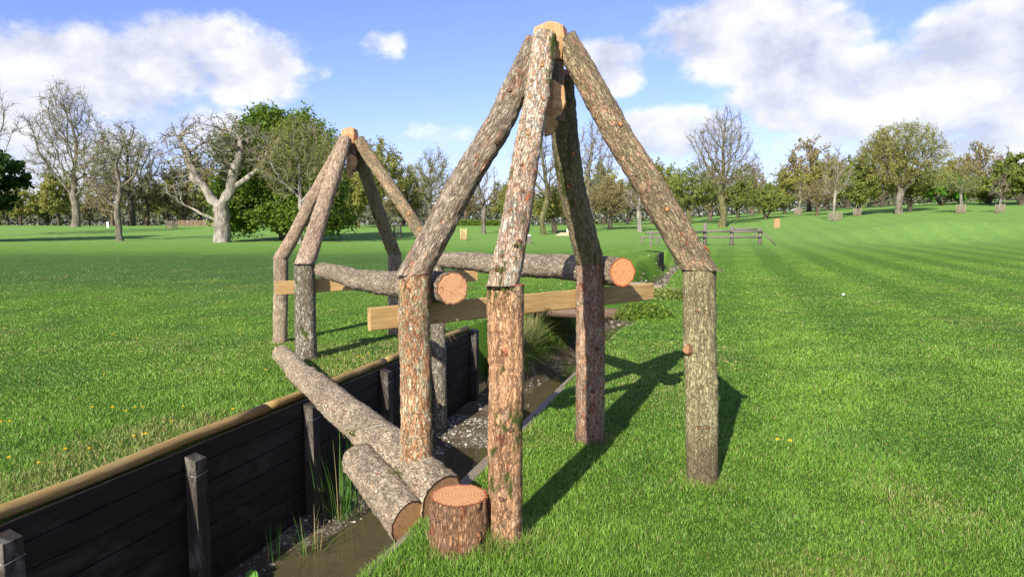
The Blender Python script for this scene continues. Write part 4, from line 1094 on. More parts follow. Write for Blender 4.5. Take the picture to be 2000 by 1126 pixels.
def make_tree(name, loc, H, Wd, R0, seed, bark, twigm, leafm=None, nleaf=0, lsize=.3, N=900, step=.6, dk=1.2, jit=.35, per=4, twl=1.1, twr=.018, clear=.22,
              blobs=None, trunk=None, label=None, group=None, ex=.55, up=.05, maxcnt=6, rmin=.022, lspread=.35, cat='tree', flare=.35, droop=0., nleafextra=0, low=None):
    """H total height, Wd crown width (m); crown starts at clear*H"""
    loc = Vector(loc); h0 = H*clear
    if name == 'bare_tree' or name == 'budding_tree' or name == 'spreading_oak': N = int(N*1.35); dk *= .85; step *= .85; R0 *= .74
    if blobs is None:
        cz = (H+h0)/2; rb = random.Random(seed*7); blobs = [(0, 0, cz, Wd*.36, Wd*.34, (H-h0)/2*.72), (0, 0, H-(H-h0)*.22, Wd*.24, Wd*.24, (H-h0)*.22)]
        for q in range(9):
            a = q*2.4+rb.uniform(-.4, .4); f = rb.uniform(-.75, .8); w_ = math.sqrt(1-f*f*.8); br = Wd*rb.uniform(.13, .2)
            blobs.append((math.cos(a)*(Wd*.5*w_-br), math.sin(a)*(Wd*.42*w_-br), cz+f*((H-h0)/2-br*.8), br, br, br*.85))
    if trunk is None:
        rg = random.Random(seed); trunk = [[(0, 0, -.3), (rg.uniform(-.02, .02)*H, 0, h0*.6), (rg.uniform(-.03, .03)*H, 0, h0*1.25)]]
    pos, par, g = grow(seed, blobs, trunk, N, step, dk, jit, up)
    r, cnt, hk = radii(pos, par, R0, rmin, ex, flare)
    root = empty(name, tuple(loc), label, cat, group)
    V, F = limb_mesh(pos, par, r, cnt, seed % 50)
    mesh('trunk', V+np.array(loc), F, bark, root)
    TV, TF, E = twig_mesh(pos, par, cnt, g, per, twl, twr, maxcnt, droop)
    if leafm is not None and nleaf:
        sel = E[g.integers(0, len(E), nleaf)]
        if low is not None: sel = sel[(sel[:, 2] < low*H) | (g.random(len(sel)) < .15)]
        LV, LF = leaf_mesh(sel, g, lsize*(.72 if name == 'bare_tree' else 1), spread=lspread*(.35 if name != 'chestnut_tree' else 1))
        V2 = np.concatenate([TV, LV]); F2 = [np.concatenate([TF, LF+len(TV)])]
        mi = np.concatenate([np.zeros(len(TF), int), np.ones(len(LF), int)])
        clump = fbm(LV[::4]*.5, seed, 2); rn = np.clip(clump*.9+g.normal(size=len(clump))*.16, 0, 1)
        rnd = np.concatenate([np.zeros(len(TV)), np.repeat(rn, 4)])
        mesh('crown', V2+np.array(loc), F2, [twigm, leafm], root, attrs={'rnd': rnd}, smooth=False, midx=mi)
    else:
        mesh('crown', TV+np.array(loc), TF, twigm, root, smooth=False)
    return root
def copy_tree(o, loc, s=1.0, rz=0.0, label=None, group=None, zs=1.0):
    c = o.copy(); COL.objects.link(c); c.location = loc; c.rotation_euler = (0, 0, rz); c.scale = (s, s, s*zs)
    if label: c['label'] = label
    if group: c['group'] = group
    for ch in o.children:
        k = ch.copy(); COL.objects.link(k); k.parent = c
    return c
def m_per_px(Y): return Y/FPX
def T(px, Y, top, w, **kw):
    """stand a tree at a photo column, distance Y, with its top at photo row `top` and crown w px wide"""
    p = stand(px, Y); H = at(px, top, Y).z-p.z
    return make_tree(kw.pop('name'), p, H, w*Y/FPX, **kw)

# --- left group
T(-72, 62, 228, 265, name='tree', R0=.5, seed=101, bark=bk_dark, twigm=tw_brown, leafm=lf_dark, nleaf=26000, lsize=.42, N=900, clear=.02, label='dark green leafy tree cut off by the left edge of the photo', lspread=.5)
T(-85, 75, 108, 290, name='bare_tree', R0=.5, seed=102, bark=bk_grey, twigm=tw_grey, N=900, clear=.2, twr=.022, label='tall bare tree at the far left edge, above the dark leafy tree')
T(150, 108, 158, 195, name='bare_tree', R0=.75, seed=103, bark=bk_grey, twigm=tw_grey, leafm=lf_olive, nleaf=2600, lsize=.3, N=1500, step=.75, dk=1.15, clear=.16, jit=.5, twr=.030, twl=1.5, per=4, label='tallest bare tree of the left group with a pale trunk', maxcnt=5)
T(258, 118, 236, 165, name='bare_tree', R0=.7, seed=104, bark=bk_dark, twigm=tw_brown, N=1100, step=.75, clear=.1, jit=.45, twr=.034, twl=1.5, label='dark brown bare tree standing behind the crooked grey tree')
p = stand(237, 66)
make_tree('bare_tree', p, 11.2, 8.0, .40, 105, bk_grey, tw_pale, lf_olive, 3000, .18, N=520, step=.42, dk=.62, jit=.85, twr=.017, twl=.7, per=3, ex=.56, flare=.35,
          trunk=[[(0, 0, -.3), (-.15, 0, 1.5), (-.1, 0, 3.2)], [(-.1, 0, 3.0), (-1.2, .2, 3.9), (-2.3, 0, 5.2), (-3.2, 0, 6.6)], [(-.1, 0, 3.2), (.3, 0, 5.0), (0, -.2, 7.0), (.6, 0, 9.0)], [(.3, 0, 5.0), (1.6, .2, 6.2), (2.4, 0, 8.3)], [(-.1, 0, 2.6), (-1.8, .3, 3.0), (-3.3, 0, 3.9)]],
          blobs=[(-1.8, 0, 6.5, 2.4, 2.2, 2.8), (1.8, 0, 8.2, 2.3, 2, 2.4), (0, 0, 8.8, 2.2, 2, 2.2), (-2.3, 0, 4.6, 2, 1.5, 1.4), (2.2, 0, 5.2, 1.4, 1.5, 1.2)],
          label='crooked bare tree with a dark grey trunk standing alone before the left group')
p = stand(436, 62)
make_tree('pollard_oak', p, 11.8, 10, .66, 106, bk_pale, tw_pale, None, 0, .16, N=2600, step=.36, dk=.50, jit=1.0, twr=.015, twl=.6, per=3, ex=.56, flare=.62, up=.02,
          trunk=[[(0, 0, -.4), (.05, 0, 1.5), (-.05, 0, 3.2), (.0, 0, 3.7)],
                 [(-.1, 0, 3.4), (-1.0, 0, 4.0), (-1.5, .1, 4.8), (-2.4, 0, 6.0), (-2.7, 0, 7.2), (-3.3, 0, 8.8), (-4.2, 0, 9.9)],
                 [(.1, 0, 3.5), (.9, 0, 4.5), (1.1, -.1, 5.8), (1.8, 0, 7.6), (1.9, 0, 9.2)],
                 [(.95, 0, 4.9), (2.2, 0, 5.6), (3.4, 0, 6.6), (4.3, .2, 7.7)],
                 [(-.3, 0, 1.9), (-1.5, -.2, 2.4), (-2.6, 0, 3.1), (-3.2, 0, 3.3)]],
          blobs=[(-.3, 0, 8.6, 5.2, 3.4, 2.9), (-3.6, 0, 7.6, 1.9, 2, 2.2), (3.6, 0, 8.2, 1.8, 2, 2.4), (-3.4, 0, 5.0, 1.9, 1.6, 1.2), (4.2, 0, 6.4, 1.0, 1.2, 1.3)],
          label='old pale-barked oak with a very thick swollen trunk and bare contorted limbs', maxcnt=5)
p = stand(560, 68)
make_tree('chestnut_tree', p, 13.4, 13.6, .65, 107, bk_dark, tw_brown, lf_green, 62000, .33, N=1500, step=.6, dk=.85, jit=.4, clear=.06, per=3, twl=1.0,
          blobs=[(0, 0, 6.8, 4.6, 4.4, 5), (-1.6, 0, 11.0, 2.6, 2.4, 2.1), (1.8, -.5, 10.4, 2.4, 2.2, 1.9), (-4.4, -1, 8.2, 2.2, 2.2, 2.1), (4.3, -1, 8.2, 2.2, 2.2, 2.0), (-5.0, 0, 4.6, 2.0, 2.4, 1.9), (5.0, -1, 5.0, 2.0, 2.4, 2.0), (-3.0, -3, 2.2, 2.8, 2.2, 1.7), (1.5, -3.6, 2.4, 2.6, 2, 1.7), (5.0, -1, 2.0, 2.2, 2, 1.5), (0, -3.8, 6.8, 2.3, 1.8, 2.0), (-2.5, -3.2, 9.0, 1.8, 1.7, 1.6)], lspread=.36,
          label='large fresh green leafy tree with foliage down to the grass')
p = stand(588, 59)
make_tree('bare_tree', p, 10.6, 7.2, .28, 108, bk_silver, tw_olive, lf_olive, 5500, .16, N=1100, step=.42, dk=.55, jit=.7, per=4, twl=.8, twr=.015, clear=.18,
          blobs=[(.5, 0, 8.0, 3.2, 2.6, 2.6), (-1.2, 0, 6.5, 2.4, 2, 2.6), (2.2, 0, 6.0, 1.8, 1.8, 2.4)], label='thin pale-limbed budding tree in front of the big green tree')
# --- middle group
T(742, 112, 272, 125, name='budding_tree', R0=.5, seed=109, bark=bk_olive, twigm=tw_olive, leafm=lf_olive, nleaf=12000, lsize=.30, N=1000, clear=.16, jit=.55, twr=.024, label='olive budding oak just right of the far frame peak')
T(700, 104, 330, 90, name='budding_tree', R0=.35, seed=110, bark=bk_olive, twigm=tw_olive, leafm=lf_olive, nleaf=8000, lsize=.30, N=700, clear=.15, jit=.55, twr=.024, label='lower olive tree seen between the legs of the far frame')
T(845, 116, 290, 130, name='bare_tree', R0=.5, seed=111, bark=bk_grey, twigm=tw_olive, leafm=lf_olive, nleaf=6500, lsize=.25, N=1100, clear=.14, jit=.5, twr=.028, twl=1.4, label='wide bare tree seen between the two frames')
T(800, 122, 322, 110, name='budding_tree', R0=.4, seed=140, bark=bk_olive, twigm=tw_olive, leafm=lf_olive, nleaf=6000, lsize=.28, N=700, clear=.1, jit=.55, twr=.026, label='pale olive tree between the olive oak and the wide bare tree')
T(1012, 118, 372, 90, name='budding_tree', R0=.3, seed=141, bark=bk_olive, twigm=tw_olive, leafm=lf_mid, nleaf=7000, lsize=.26, N=500, clear=.06, jit=.55, twr=.024, label='low green tree just behind the front leg, above the clipped hedge')
T(945, 84, 316, 92, name='bare_tree', R0=.36, seed=112, bark=bk_grey, twigm=tw_grey, N=800, step=.5, dk=.75, clear=.26, jit=.75, twr=.017, twl=.8, label='small dark spreading bare oak left of the front leg')
T(1062, 80, 225, 150, name='bare_tree', R0=.42, seed=113, bark=bk_olive, twigm=tw_grey, N=1300, step=.6, dk=.95, clear=.20, jit=.5, twr=.020, twl=1.1, label='tall ivy-green trunked bare tree seen between the front leg and the mossy leg')
T(1155, 112, 232, 125, name='bare_tree', R0=.5, seed=114, bark=bk_grey, twigm=tw_pale, leafm=lf_olive, nleaf=2500, lsize=.25, N=1100, clear=.2, jit=.45, twr=.026, twl=1.4, label='tall fine-twigged pale bare tree seen between the mossy leg and the right leg')
T(1083, 85, 362, 105, name='round_tree', R0=.28, seed=115, bark=bk_dark, twigm=tw_olive, leafm=lf_olive, nleaf=9000, lsize=.22, N=600, step=.4, dk=.6, clear=.15, twl=.7, jit=.5, label='low round olive tree right behind the front leg')
T(1190, 95, 348, 120, name='round_tree', R0=.28, seed=116, bark=bk_dark, twigm=tw_brown, leafm=lf_brown, nleaf=8000, lsize=.22, N=700, step=.45, dk=.65, clear=.16, twl=.8, jit=.5, label='low round brownish tree to the right of the mossy leg')
T(1248, 88, 358, 95, name='bare_tree', R0=.42, seed=117, bark=bk_silver, twigm=tw_grey, N=600, step=.5, dk=.8, clear=.36, jit=.7, twr=.02, twl=.9, label='small bare tree with a pale trunk, left of the log fence')
# --- right group
T(1345, 108, 320, 125, name='budding_tree', R0=.5, seed=118, bark=bk_olive, twigm=tw_olive, leafm=lf_mid, nleaf=8000, lsize=.28, N=1000, clear=.1, jit=.5, twr=.022, label='broad olive-green oak left of the tallest bare tree on the right')
T(1408, 92, 207, 165, name='bare_tree', R0=.62, seed=119, bark=bk_olive, twigm=tw_pale, N=1900, step=.6, dk=.85, clear=.2, jit=.42, twr=.021, twl=1.2, per=4,
  blobs=None, label='tallest bare tree on the right, standing behind the log fence')
T(1492, 106, 358, 105, name='round_tree', R0=.3, seed=120, bark=bk_dark, twigm=tw_olive, leafm=lf_mid, nleaf=9000, lsize=.24, N=700, step=.5, clear=.06, label='round grey-green tree just right of the tallest bare tree')
T(1557, 112, 350, 60, name='bare_tree', R0=.2, seed=121, bark=bk_silver, twigm=tw_pale, N=400, step=.5, clear=.2, twr=.018, label='slender pale bare tree between the round tree and the brown oak')
T(1592, 104, 348, 70, name='bare_tree', R0=.3, seed=122, bark=bk_brown, twigm=tw_brown, leafm=lf_brown, nleaf=2200, lsize=.25, N=550, step=.5, dk=.8, clear=.2, jit=.6, label='small brown-twigged oak near the slender guarded tree')
guard21 = stand(1628, 88)
T(1628, 88, 291, 72, name='bare_tree', R0=.24, seed=123, bark=bk_pale, twigm=tw_pale, N=650, step=.5, dk=.75, clear=.22, jit=.3, twr=.016, up=.25, label='tall slender bare tree with pale upright branches and a stake guard')
T(1672, 95, 318, 85, name='budding_tree', R0=.35, seed=124, bark=bk_dark, twigm=tw_olive, leafm=lf_mid, nleaf=9000, lsize=.28, N=700, step=.5, clear=.1, label='bushy green tree tucked left of the big spreading oak')
p = stand(1752, 92)
make_tree('spreading_oak', p, 12.3, 11.8, .60, 125, bk_grey, tw_olive, lf_olive, 15000, .20, N=1800, step=.5, dk=.75, jit=.6, per=4, twl=.9, twr=.018, clear=.2,
          blobs=[(0, 0, 9.2, 4.8, 4, 2.9), (-3.6, 0, 8.0, 2.4, 2.4, 2.1), (3.8, 0, 7.4, 2.6, 2.4, 2.4), (.5, 0, 5.5, 5, 4, 2.0), (4.2, 0, 4.6, 2.0, 2, 1.6)],
          trunk=[[(0, 0, -.3), (-.1, 0, 1.6), (.2, 0, 3.0)], [(.2, 0, 3), (-1.4, 0, 5.2), (-2.2, 0, 7)], [(.2, 0, 3), (.4, 0, 6), (.2, 0, 8)], [(.2, 0, 2.8), (2.0, 0, 5), (3.0, 0, 6.8)]],
          label='largest spreading oak on the right skyline with an olive-tinged domed crown')
T(1772, 95, 330, 110, name='budding_tree', R0=.4, seed=126, bark=bk_dark, twigm=tw_olive, leafm=lf_olive, nleaf=5000, lsize=.26, N=600, step=.5, clear=.2, label='darker second tree under the right side of the spreading oak')
T(1835, 108, 335, 150, name='green_tree', R0=.35, seed=127, bark=bk_dark, twigm=tw_olive, leafm=lf_bright, nleaf=15000, lsize=.33, N=600, clear=.03, low=.62, label='bright green bushy tree behind the guarded tree right of the oak')
T(1871, 84, 318, 78, name='bare_tree', R0=.2, seed=128, bark=bk_silver, twigm=tw_olive, leafm=lf_olive, nleaf=1500, lsize=.2, N=450, step=.42, dk=.65, clear=.25, twr=.016, label='young bare tree with a stake guard right of the spreading oak')
T(1950, 118, 283, 75, name='bare_tree', R0=.4, seed=129, bark=bk_brown, twigm=tw_brown, N=700, clear=.2, twr=.026, label='grey round-topped bare tree peeping above the green trees at the right edge')
T(1925, 100, 345, 90, name='green_tree', R0=.35, seed=130, bark=bk_dark, twigm=tw_olive, leafm=lf_mid, nleaf=12000, lsize=.3, N=600, clear=.04, label='mid-green tree behind the youngest guarded tree')
T(1990, 92, 300, 130, name='green_tree', R0=.5, seed=131, bark=bk_dark, twigm=tw_olive, leafm=lf_mid, nleaf=26000, lsize=.32, N=900, clear=.04, label='large yellow-green tree cut off by the right edge of the photo')
T(1947, 80, 338, 52, name='bare_tree', R0=.13, seed=132, bark=bk_silver, twigm=tw_brown, N=300, step=.35, dk=.5, clear=.22, twr=.013, twl=.6, up=.2, label='youngest thin bare tree with a stake guard near the right edge')
# --- background rows (copies of a few kinds)
rng = random.Random(12)
far_pt = stand(40, 128)
kinds = []
far_specs = [('round_tree', bk_dark, tw_olive, lf_olive, 11000, .30), ('round_tree', bk_brown, tw_brown, lf_brown, 4500, .32), ('round_tree', bk_dark, tw_olive, lf_mid, 11000, .30), ('bare_tree', bk_grey, tw_grey, None, 0, .3)]
far_labels = ['low olive tree in the far background row', 'low brown-twigged tree in the far background row', 'low green tree in the far background row', 'small bare grey tree in the far background row']
far_cols = [(45, 0), (95, 2), (120, 0), (330, 0), (365, 1), (395, 0), (290, 1), (180, 1), (690, 0), (790, 1), (815, 3), (880, 0), (910, 1), (985, 0), (1015, 1), (1110, 1), (1225, 3), (1270, 0), (1305, 2), (1385, 1), (1440, 2), (1530, 0), (1575, 1), (1610, 0), (1650, 2), (1705, 1), (1720, 0), (1800, 2), (1850, 0), (1900, 1), (1965, 0), (650, 2), (20, 2), (225, 1), (760, 3), (1180, 0), (1465, 1)]
protos = {}
for i, (px, k) in enumerate(far_cols):
    Y = rng.uniform(122, 150); p = stand(px, Y); p.z -= .2
    nm, b, t, l, nl, ls = far_specs[k]
    if k not in protos:
        protos[k] = make_tree(nm, p, 8.5, 9.5, .3, 200+k, b, t, l, nl, ls, N=500, step=.7, dk=1.1, clear=.08, twr=.034, twl=1.3, label=far_labels[k], group='trees of the far background row, kind %d' % (k+1), jit=.5)
        protos[k]['group'] = far_labels[k]+'s'
        protos[k].scale = (1, 1, rng.uniform(.8, 1.1))
    else:
        s = rng.uniform(.75, 1.3)
        copy_tree(protos[k], p, s, rng.uniform(0, 6.28), zs=rng.uniform(.8, 1.35))

# far wood on the low hill beyond: one mass
def far_wood():
    g = np.random.default_rng(8); n = 60000
    x = g.uniform(-260, 260, n); Y = g.uniform(175, 215, n)
    top = 3.6+3.0*fbm(np.stack([x*.05, x*0, x*0], -1), 4, 3)+1.5*np.exp(-((x-60)/28)**2)
    z = g.random(n)**.8*top; z0 = terrain(x, Y)
    LV, LF = leaf_mesh(np.stack([x, Y, z0+z], -1), g, 1.1, spread=.2)
    m, nt = new_mat('far_wood_foliage'); r = nn(nt, 'ShaderNodeAttribute', dict(attribute_name='rnd')).outputs['Fac']
    finish(nt, principled(nt, mixc(nt, r, (.045, .055, .035), (.12, .125, .07)), .9))
    o = mesh('distant_wood', LV, LF, m, attrs={'rnd': np.repeat(g.random(n), 4)}, smooth=False)
    tag(o, 'far-off dark woodland beyond the park trees', 'woodland', kind='stuff')
far_wood()

# low scrub and hedge along the far edge
def hedge():
    g = np.random.default_rng(6); a = stand(868, 118); b = stand(1020, 118); n = 9000
    t = g.random(n); P = np.array(a)[None]*(1-t)[:, None]+np.array(b)[None]*t[:, None]
    P[:, 1] += g.uniform(-.6, .6, n); P[:, 2] += g.uniform(0, .95, n)
    LV, LF = leaf_mesh(P, g, .22, spread=.06)
    o = mesh('hedge', LV, LF, lf_green, origin=tuple((a+b)/2), attrs={'rnd': np.repeat(g.random(n), 4)}, smooth=False)
    tag(o, 'low clipped green hedge along the far side of the park', 'hedge')
hedge()

# ---------------------------------------------------------------- park furniture
def guard(px, Y, h, w, label, mat=None, name='tree_guard', group=None):
    p = stand(px, Y); root = empty(name, tuple(p), label, 'tree guard', group or 'timber tree guards'); m = mat or M['greywood2']
    for (sx, sy) in ((-1, -1), (1, -1), (1, 1), (-1, 1)):
        mb = MB(); mb.tube([p+Vector((sx*w/2, sy*w/2, -.2)), p+Vector((sx*w/2, sy*w/2, h))], .045, 8); mb.build('stake', m, root, smooth=True)
    for z in (.35, h*.55, h-.15):
        mb = MB()
        for (a, b) in (((-1, -1), (1, -1)), ((1, -1), (1, 1)), ((1, 1), (-1, 1)), ((-1, 1), (-1, -1))):
            mb.tube([p+Vector((a[0]*w/2, a[1]*w/2, z)), p+Vector((b[0]*w/2, b[1]*w/2, z))], .03, 6)
        mb.build('cross_rail', m, root, smooth=True)
    mb = MB()
    for s in range(4):
        for k in range(1, 5):
            f = -1+2*k/5; q = {0: (f, -1.06), 1: (1.06, f), 2: (f, 1.06), 3: (-1.06, f)}[s]
            mb.box(p+Vector((q[0]*w/2, q[1]*w/2, h*.48)), .05, .03, h*.9, (1, 0, 0) if s % 2 == 0 else (0, 1, 0))
    mb.build('pale', m, root)
M['greywood2'] = plain('guard_timber', (.24, .20, .145), .85, .2, .25, 5)
M['guard_fresh'] = plain('guard_timber_fresh', (.46, .33, .16), .85, .2, .2, 5)
guard(906, 66, 1.15, .55, 'yellowish timber tree guard on the grass between the near frame legs', M['guard_fresh'])
guard(1628, 88, 1.15, 1.1, 'wide grey tree guard round the tall slender bare tree')
guard(1871, 84, 1.1, .65, 'grey tree guard round the young bare tree right of the oak')
guard(1947, 80, 1.0, .62, 'grey tree guard round the youngest tree near the right edge')
guard(1670, 95, 1.1, .7, 'tree guard under the bushy green tree left of the oak')
guard(1555, 112, 1.2, .8, 'tree guard round the slender pale tree right of the round tree')
guard(338, 100, 1.2, 1.1, 'pale tree guard far off left of the pale oak')
guard(777, 74, 1.6, .7, 'brown tree guard seen behind the dark rear leg of the far frame', M['grey_rail'])
# timber box jump on the right slope
def log_box(px, Y, w, h, d, label, mat, topmat=None, cat='jump'):
    p = stand(px, Y); root = empty('box_jump', tuple(p), label, cat)
    mb = MB(); n = 7
    for k in range(n):
        mb.tube([p+Vector((-w/2+w*(k+.5)/n, -d/2, -.1)), p+Vector((-w/2+w*(k+.5)/n, -d/2*.6, h))], w/n*.52, 8)
        mb.tube([p+Vector((-w/2+w*(k+.5)/n, d/2, -.1)), p+Vector((-w/2+w*(k+.5)/n, d/2*.6, h))], w/n*.52, 8)
    mb.build('palisade', mat, root, smooth=False)
    mb = MB(); mb.box(p+Vector((0, 0, h+.05)), w*.86, d*.7, .1, bev=.02); mb.build('top_board', topmat or mat, root)
    return root
log_box(1515, 84, .60, 1.0, .5, 'small orange-brown upright timber box on the slope right of the log fence', plain('box_timber', (.33, .20, .10), .8))
log_box(1031, 58, .55, .62, .9, 'small grey stave jump with a white top seen just right of the front leg', M['grey_rail'], M['white'])
# low ramp jump with a white box
p = stand(1102, 78); rt = empty('ramp_jump', tuple(p), 'low tan ramp jump carrying a white box, left of the mossy leg', 'jump')
mb = MB(); V = [tuple(p+Vector(q)) for q in ((-1.0, -.5, 0), (1.0, -.5, 0), (1.0, .6, 0), (-1.0, .6, 0), (-.45, -.1, .32), (1.0, -.1, .36), (1.0, .4, .36), (-.45, .4, .32))]
mb.add(V, [(0, 1, 5, 4), (1, 2, 6, 5), (2, 3, 7, 6), (3, 0, 4, 7), (4, 5, 6, 7)]); mb.build('ramp', plain('ramp_tan', (.45, .36, .22), .8), rt)
for k in range(5):
    mb = MB(); mb.box(p+Vector((-.5+.33*k, -.36, .15)), .16, .03, .2, (1, 0, 0), az=(0, -.6, 1)); mb.build('slat', M['greywood2'], rt)
bx = empty('white_box', tuple(p+Vector((.55, .15, .36))), 'white box standing on the low tan ramp', 'box')
mb = MB(); mb.box(p+Vector((.55, .15, .53)), .56, .4, .32, bev=.03); mb.build('box_body', M['white'], bx)
mb = MB(); mb.box(p+Vector((.55, .15, .71)), .60, .44, .035, bev=.01); mb.build('lid', M['white'], bx)
# post and rail jump
FY = 52.0
def at_g(px, Y): return stand(px, Y)
fj = empty('rail_fence_jump', tuple(at_g(1400, FY)), 'grey log post-and-rail jump crossing the ditch in the distance', 'jump')
for (px, top, r_) in ((1376, 435, .155), (1428, 442, .145), (1483, 446, .14)):
    q = at_g(px, FY); t = at(px, top, FY); mb = MB(); mb.tube([q+Vector((0, 0, -.3)), Vector((q.x, FY, t.z))], [r_, r_*.97], 14); mb.build('post', M['grey_rail'], fj, smooth=True)
for (px, top) in ((1271, 456), (1330, 452)):
    q = at_g(px, FY-1.5); t = at(px, top, FY-1.5); mb = MB(); mb.tube([Vector((q.x, FY-1.5, -.9)), Vector((q.x, FY-1.5, t.z))], .07, 10); mb.build('post', M['grey_rail'], fj, smooth=True)
for (x0, y0, x1, y1, r_, Y0, Y1) in ((1261, 454.5, 1378, 452.5, .075, FY-1.3, FY-.2), (1376, 451.5, 1430, 451.5, .075, FY-.2, FY-.2), (1428, 452.5, 1489, 451.5, .07, FY-.2, FY-.2), (1267, 464, 1378, 463.5, .055, FY-1.3, FY-.2), (1376, 463, 1487, 463, .055, FY-.2, FY-.2)):
    mb = MB(); mb.tube([at(x0, y0, Y0), at(x1, y1, Y1)], r_*1.2, 10); mb.build('rail', M['grey_rail'], fj, smooth=True)
q = at(1489, 453, FY-.1); e = at_g(1514, FY-.3); mb = MB(); mb.tube([q, e], .055, 8); mb.build('prop', M['grey_rail'], fj, smooth=True)
def bench_rail(x0, x1, ytop, Y, label, legs, r_=.11):
    a = at(x0, ytop, Y); b = at(x1, ytop, Y); root = empty('rail_on_legs', tuple(at_g((x0+x1)/2, Y)), label, 'jump')
    mb = MB(); mb.tube([a, b], r_, 12); mb.build('rail', M['grey_rail'], root, smooth=True)
    for px in legs:
        g_ = at_g(px, Y); mb = MB(); mb.tube([Vector((g_.x, Y, min(g_.z, a.z-.5)-.2)), Vector((g_.x, Y, a.z-r_*.5))], .07, 8); mb.build('leg', M['grey_rail'], root, smooth=True)
bench_rail(1434, 1478, 447.5, 66, 'single grey log on short legs behind the right end of the log fence', (1439, 1474))
bench_rail(1249, 1290, 463, 56, 'dark low log on short legs at the left end of the log fence', (1254, 1285), .07)
# revetment under the fence where it crosses the ditch, and the mid-distance black revetment
def revetment(pts, z1, z0, label, name='revetment'):
    root = empty(name, tuple(Vector((pts[0][0], pts[0][1], z1))), label, 'retaining wall')
    mb = MB()
    for (a, b) in zip(pts[:-1], pts[1:]):
        a = Vector((*a, 0)); b = Vector((*b, 0)); d = (b-a); n = max(int(d.length/.16), 1); rg = random.Random(int(a.x*10))
        for k in range(n):
            c = a+d*((k+.5)/n); mb.box((c.x, c.y, (z1+z0)/2+rg.uniform(-.02, .02)), d.length/n*.93, .07, z1-z0, tuple(d.normalized()))
    mb.build('stave_panel', M['black'], root)
    bcattr(root.children[0], (0, 0, 1))
uM = (UL+UR)/2
def wp(u, v): x, y = xy_of(u, v); return (x, y)
revetment([wp(float(PANEL_U(v_))+.05, v_) for v_ in (41.6, 41.0, 40.4, 39.7, 39.0, 37.8, 36.2)], .05, -1.3, 'curved black stave wall holding the bank in the mid distance')
vF = 51.5
revetment([wp(UL-.3, vF+.8), wp(UL+1.0, vF+.8), wp(UR-.1, vF+.8)], -.1, -.45, 'low black board face under the log fence where it crosses the ditch')

# ---- footbridge of logs and sleepers
vb = 12.7
fb = empty('footbridge', tuple(wall_pt(uM, vb+.9, 0)), 'low bridge of an old log and weathered sleepers across the ditch behind the near frame', 'bridge')
mb = MB(); mb.tube([wall_pt(UL-.6, vb, -.06), wall_pt(uM, vb-.03, -.075), wall_pt(UR+.35, vb+.02, -.06)], [.10, .11, .10], 16); o = mb.build('log_beam', M['dark_wood'], fb, smooth=True); bcattr(o, EU)
mb = MB(); n_ = 26; V = []; F = []
for j in range(9):
    for i in range(n_+1):
        fu = i/n_; p = wall_pt(UL-.2+(UR-UL+.55)*fu, vb+.14+j*.3, 0); zz = -.005+.05*math.sin(PI*fu)*(1 if 0 < j < 8 else .3)+.02*math.sin(i*1.9+j*2.3)
        V.append((p.x, p.y, zz-(.10 if j in (0, 8) else 0)))
for j in range(8):
    for i in range(n_): a = j*(n_+1)+i; F.append((a, a+1, a+n_+2, a+n_+1))
mesh('turf_cover', V, np.array(F), M['ground'], fb)
for k in range(3):
    rg = random.Random(k); mb = MB(); L = .55+rg.uniform(-.1, .1)
    mb.box(wall_pt(uM+.45+rg.uniform(-.1, .1), vb+1.5+k*.27, .06+rg.uniform(-.01, .01)), L, .24, .07, EU, bev=.01)
    bcattr(mb.build('sleeper', M['greywood'], fb), EU)
# small stack of sleeper offcuts at the right end
sp = hit(1268, 566, .0); stk = empty('sleeper_offcuts', tuple(sp), 'weathered sleeper ends stepping down at the right end of the low bridge', 'timber')
for k, (dx, dy, dz, L) in enumerate(((-.28, .3, .10, .5), (.1, .2, .06, .42), (.1, -.02, .06, .42), (.25, -.2, -.0, .7))):
    mb = MB(); mb.box(sp+Vector((dx, dy, dz)), L, .2, .13, EU, bev=.01); bcattr(mb.build('sleeper_block', M['greywood'], stk), EU)

# ---------------------------------------------------------------- plants in the ditch
def clump(name, c, n, L, Wd, lean, label, mat, seed, rad=.12, dryp=.1, cat='plant', group=None, curl=.6):
    g = np.random.default_rng(seed); a = g.uniform(0, 2*PI, n); r = rad*np.sqrt(g.random(n)); x = c.x+np.cos(a)*r; y = c.y+np.sin(a)*r
    LL = L*g.uniform(.45, 1.1, n); seg = 5
    ln = np.abs(g.normal(0, lean, n)); la = a+g.normal(0, .5, n)
    rows = []; w0 = Wd*g.uniform(.6, 1.2, n); px, py, pz = x.copy(), y.copy(), np.full(n, c.z)
    an = la+PI/2; wx, wy = np.cos(an), np.sin(an); ang = ln.copy()
    V = np.empty((n, (seg+1)*2, 3))
    for s in range(seg+1):
        w = w0*(1-(s/seg)**1.6)*.5+.0004
        V[:, 2*s] = np.stack([px-wx*w, py-wy*w, pz], -1); V[:, 2*s+1] = np.stack([px+wx*w, py+wy*w, pz], -1)
        st_ = LL/seg; px = px+np.cos(la)*np.sin(ang)*st_; py = py+np.sin(la)*np.sin(ang)*st_; pz = pz+np.cos(ang)*st_; ang = ang+curl*ln/seg*1.6+.02
    f = np.array([(2*s, 2*s+1, 2*s+3, 2*s+2) for s in range(seg)]); F = (f[None]+(np.arange(n)*(seg+1)*2)[:, None, None]).reshape(-1, 4)
    m = (seg+1)*2
    rnd = np.repeat(np.where(g.random(n) < dryp, 1.0, g.random(n)*.88), m)
    o = mesh(name, V.reshape(-1, 3), F, mat, origin=tuple(c), attrs={'rnd': rnd}, smooth=True)
    tag(o, label, cat, group); return o
m_rush = leaf_mat('rush_blades', (.035, .10, .015), (.10, .22, .03), .25, c3=(.33, .26, .12))
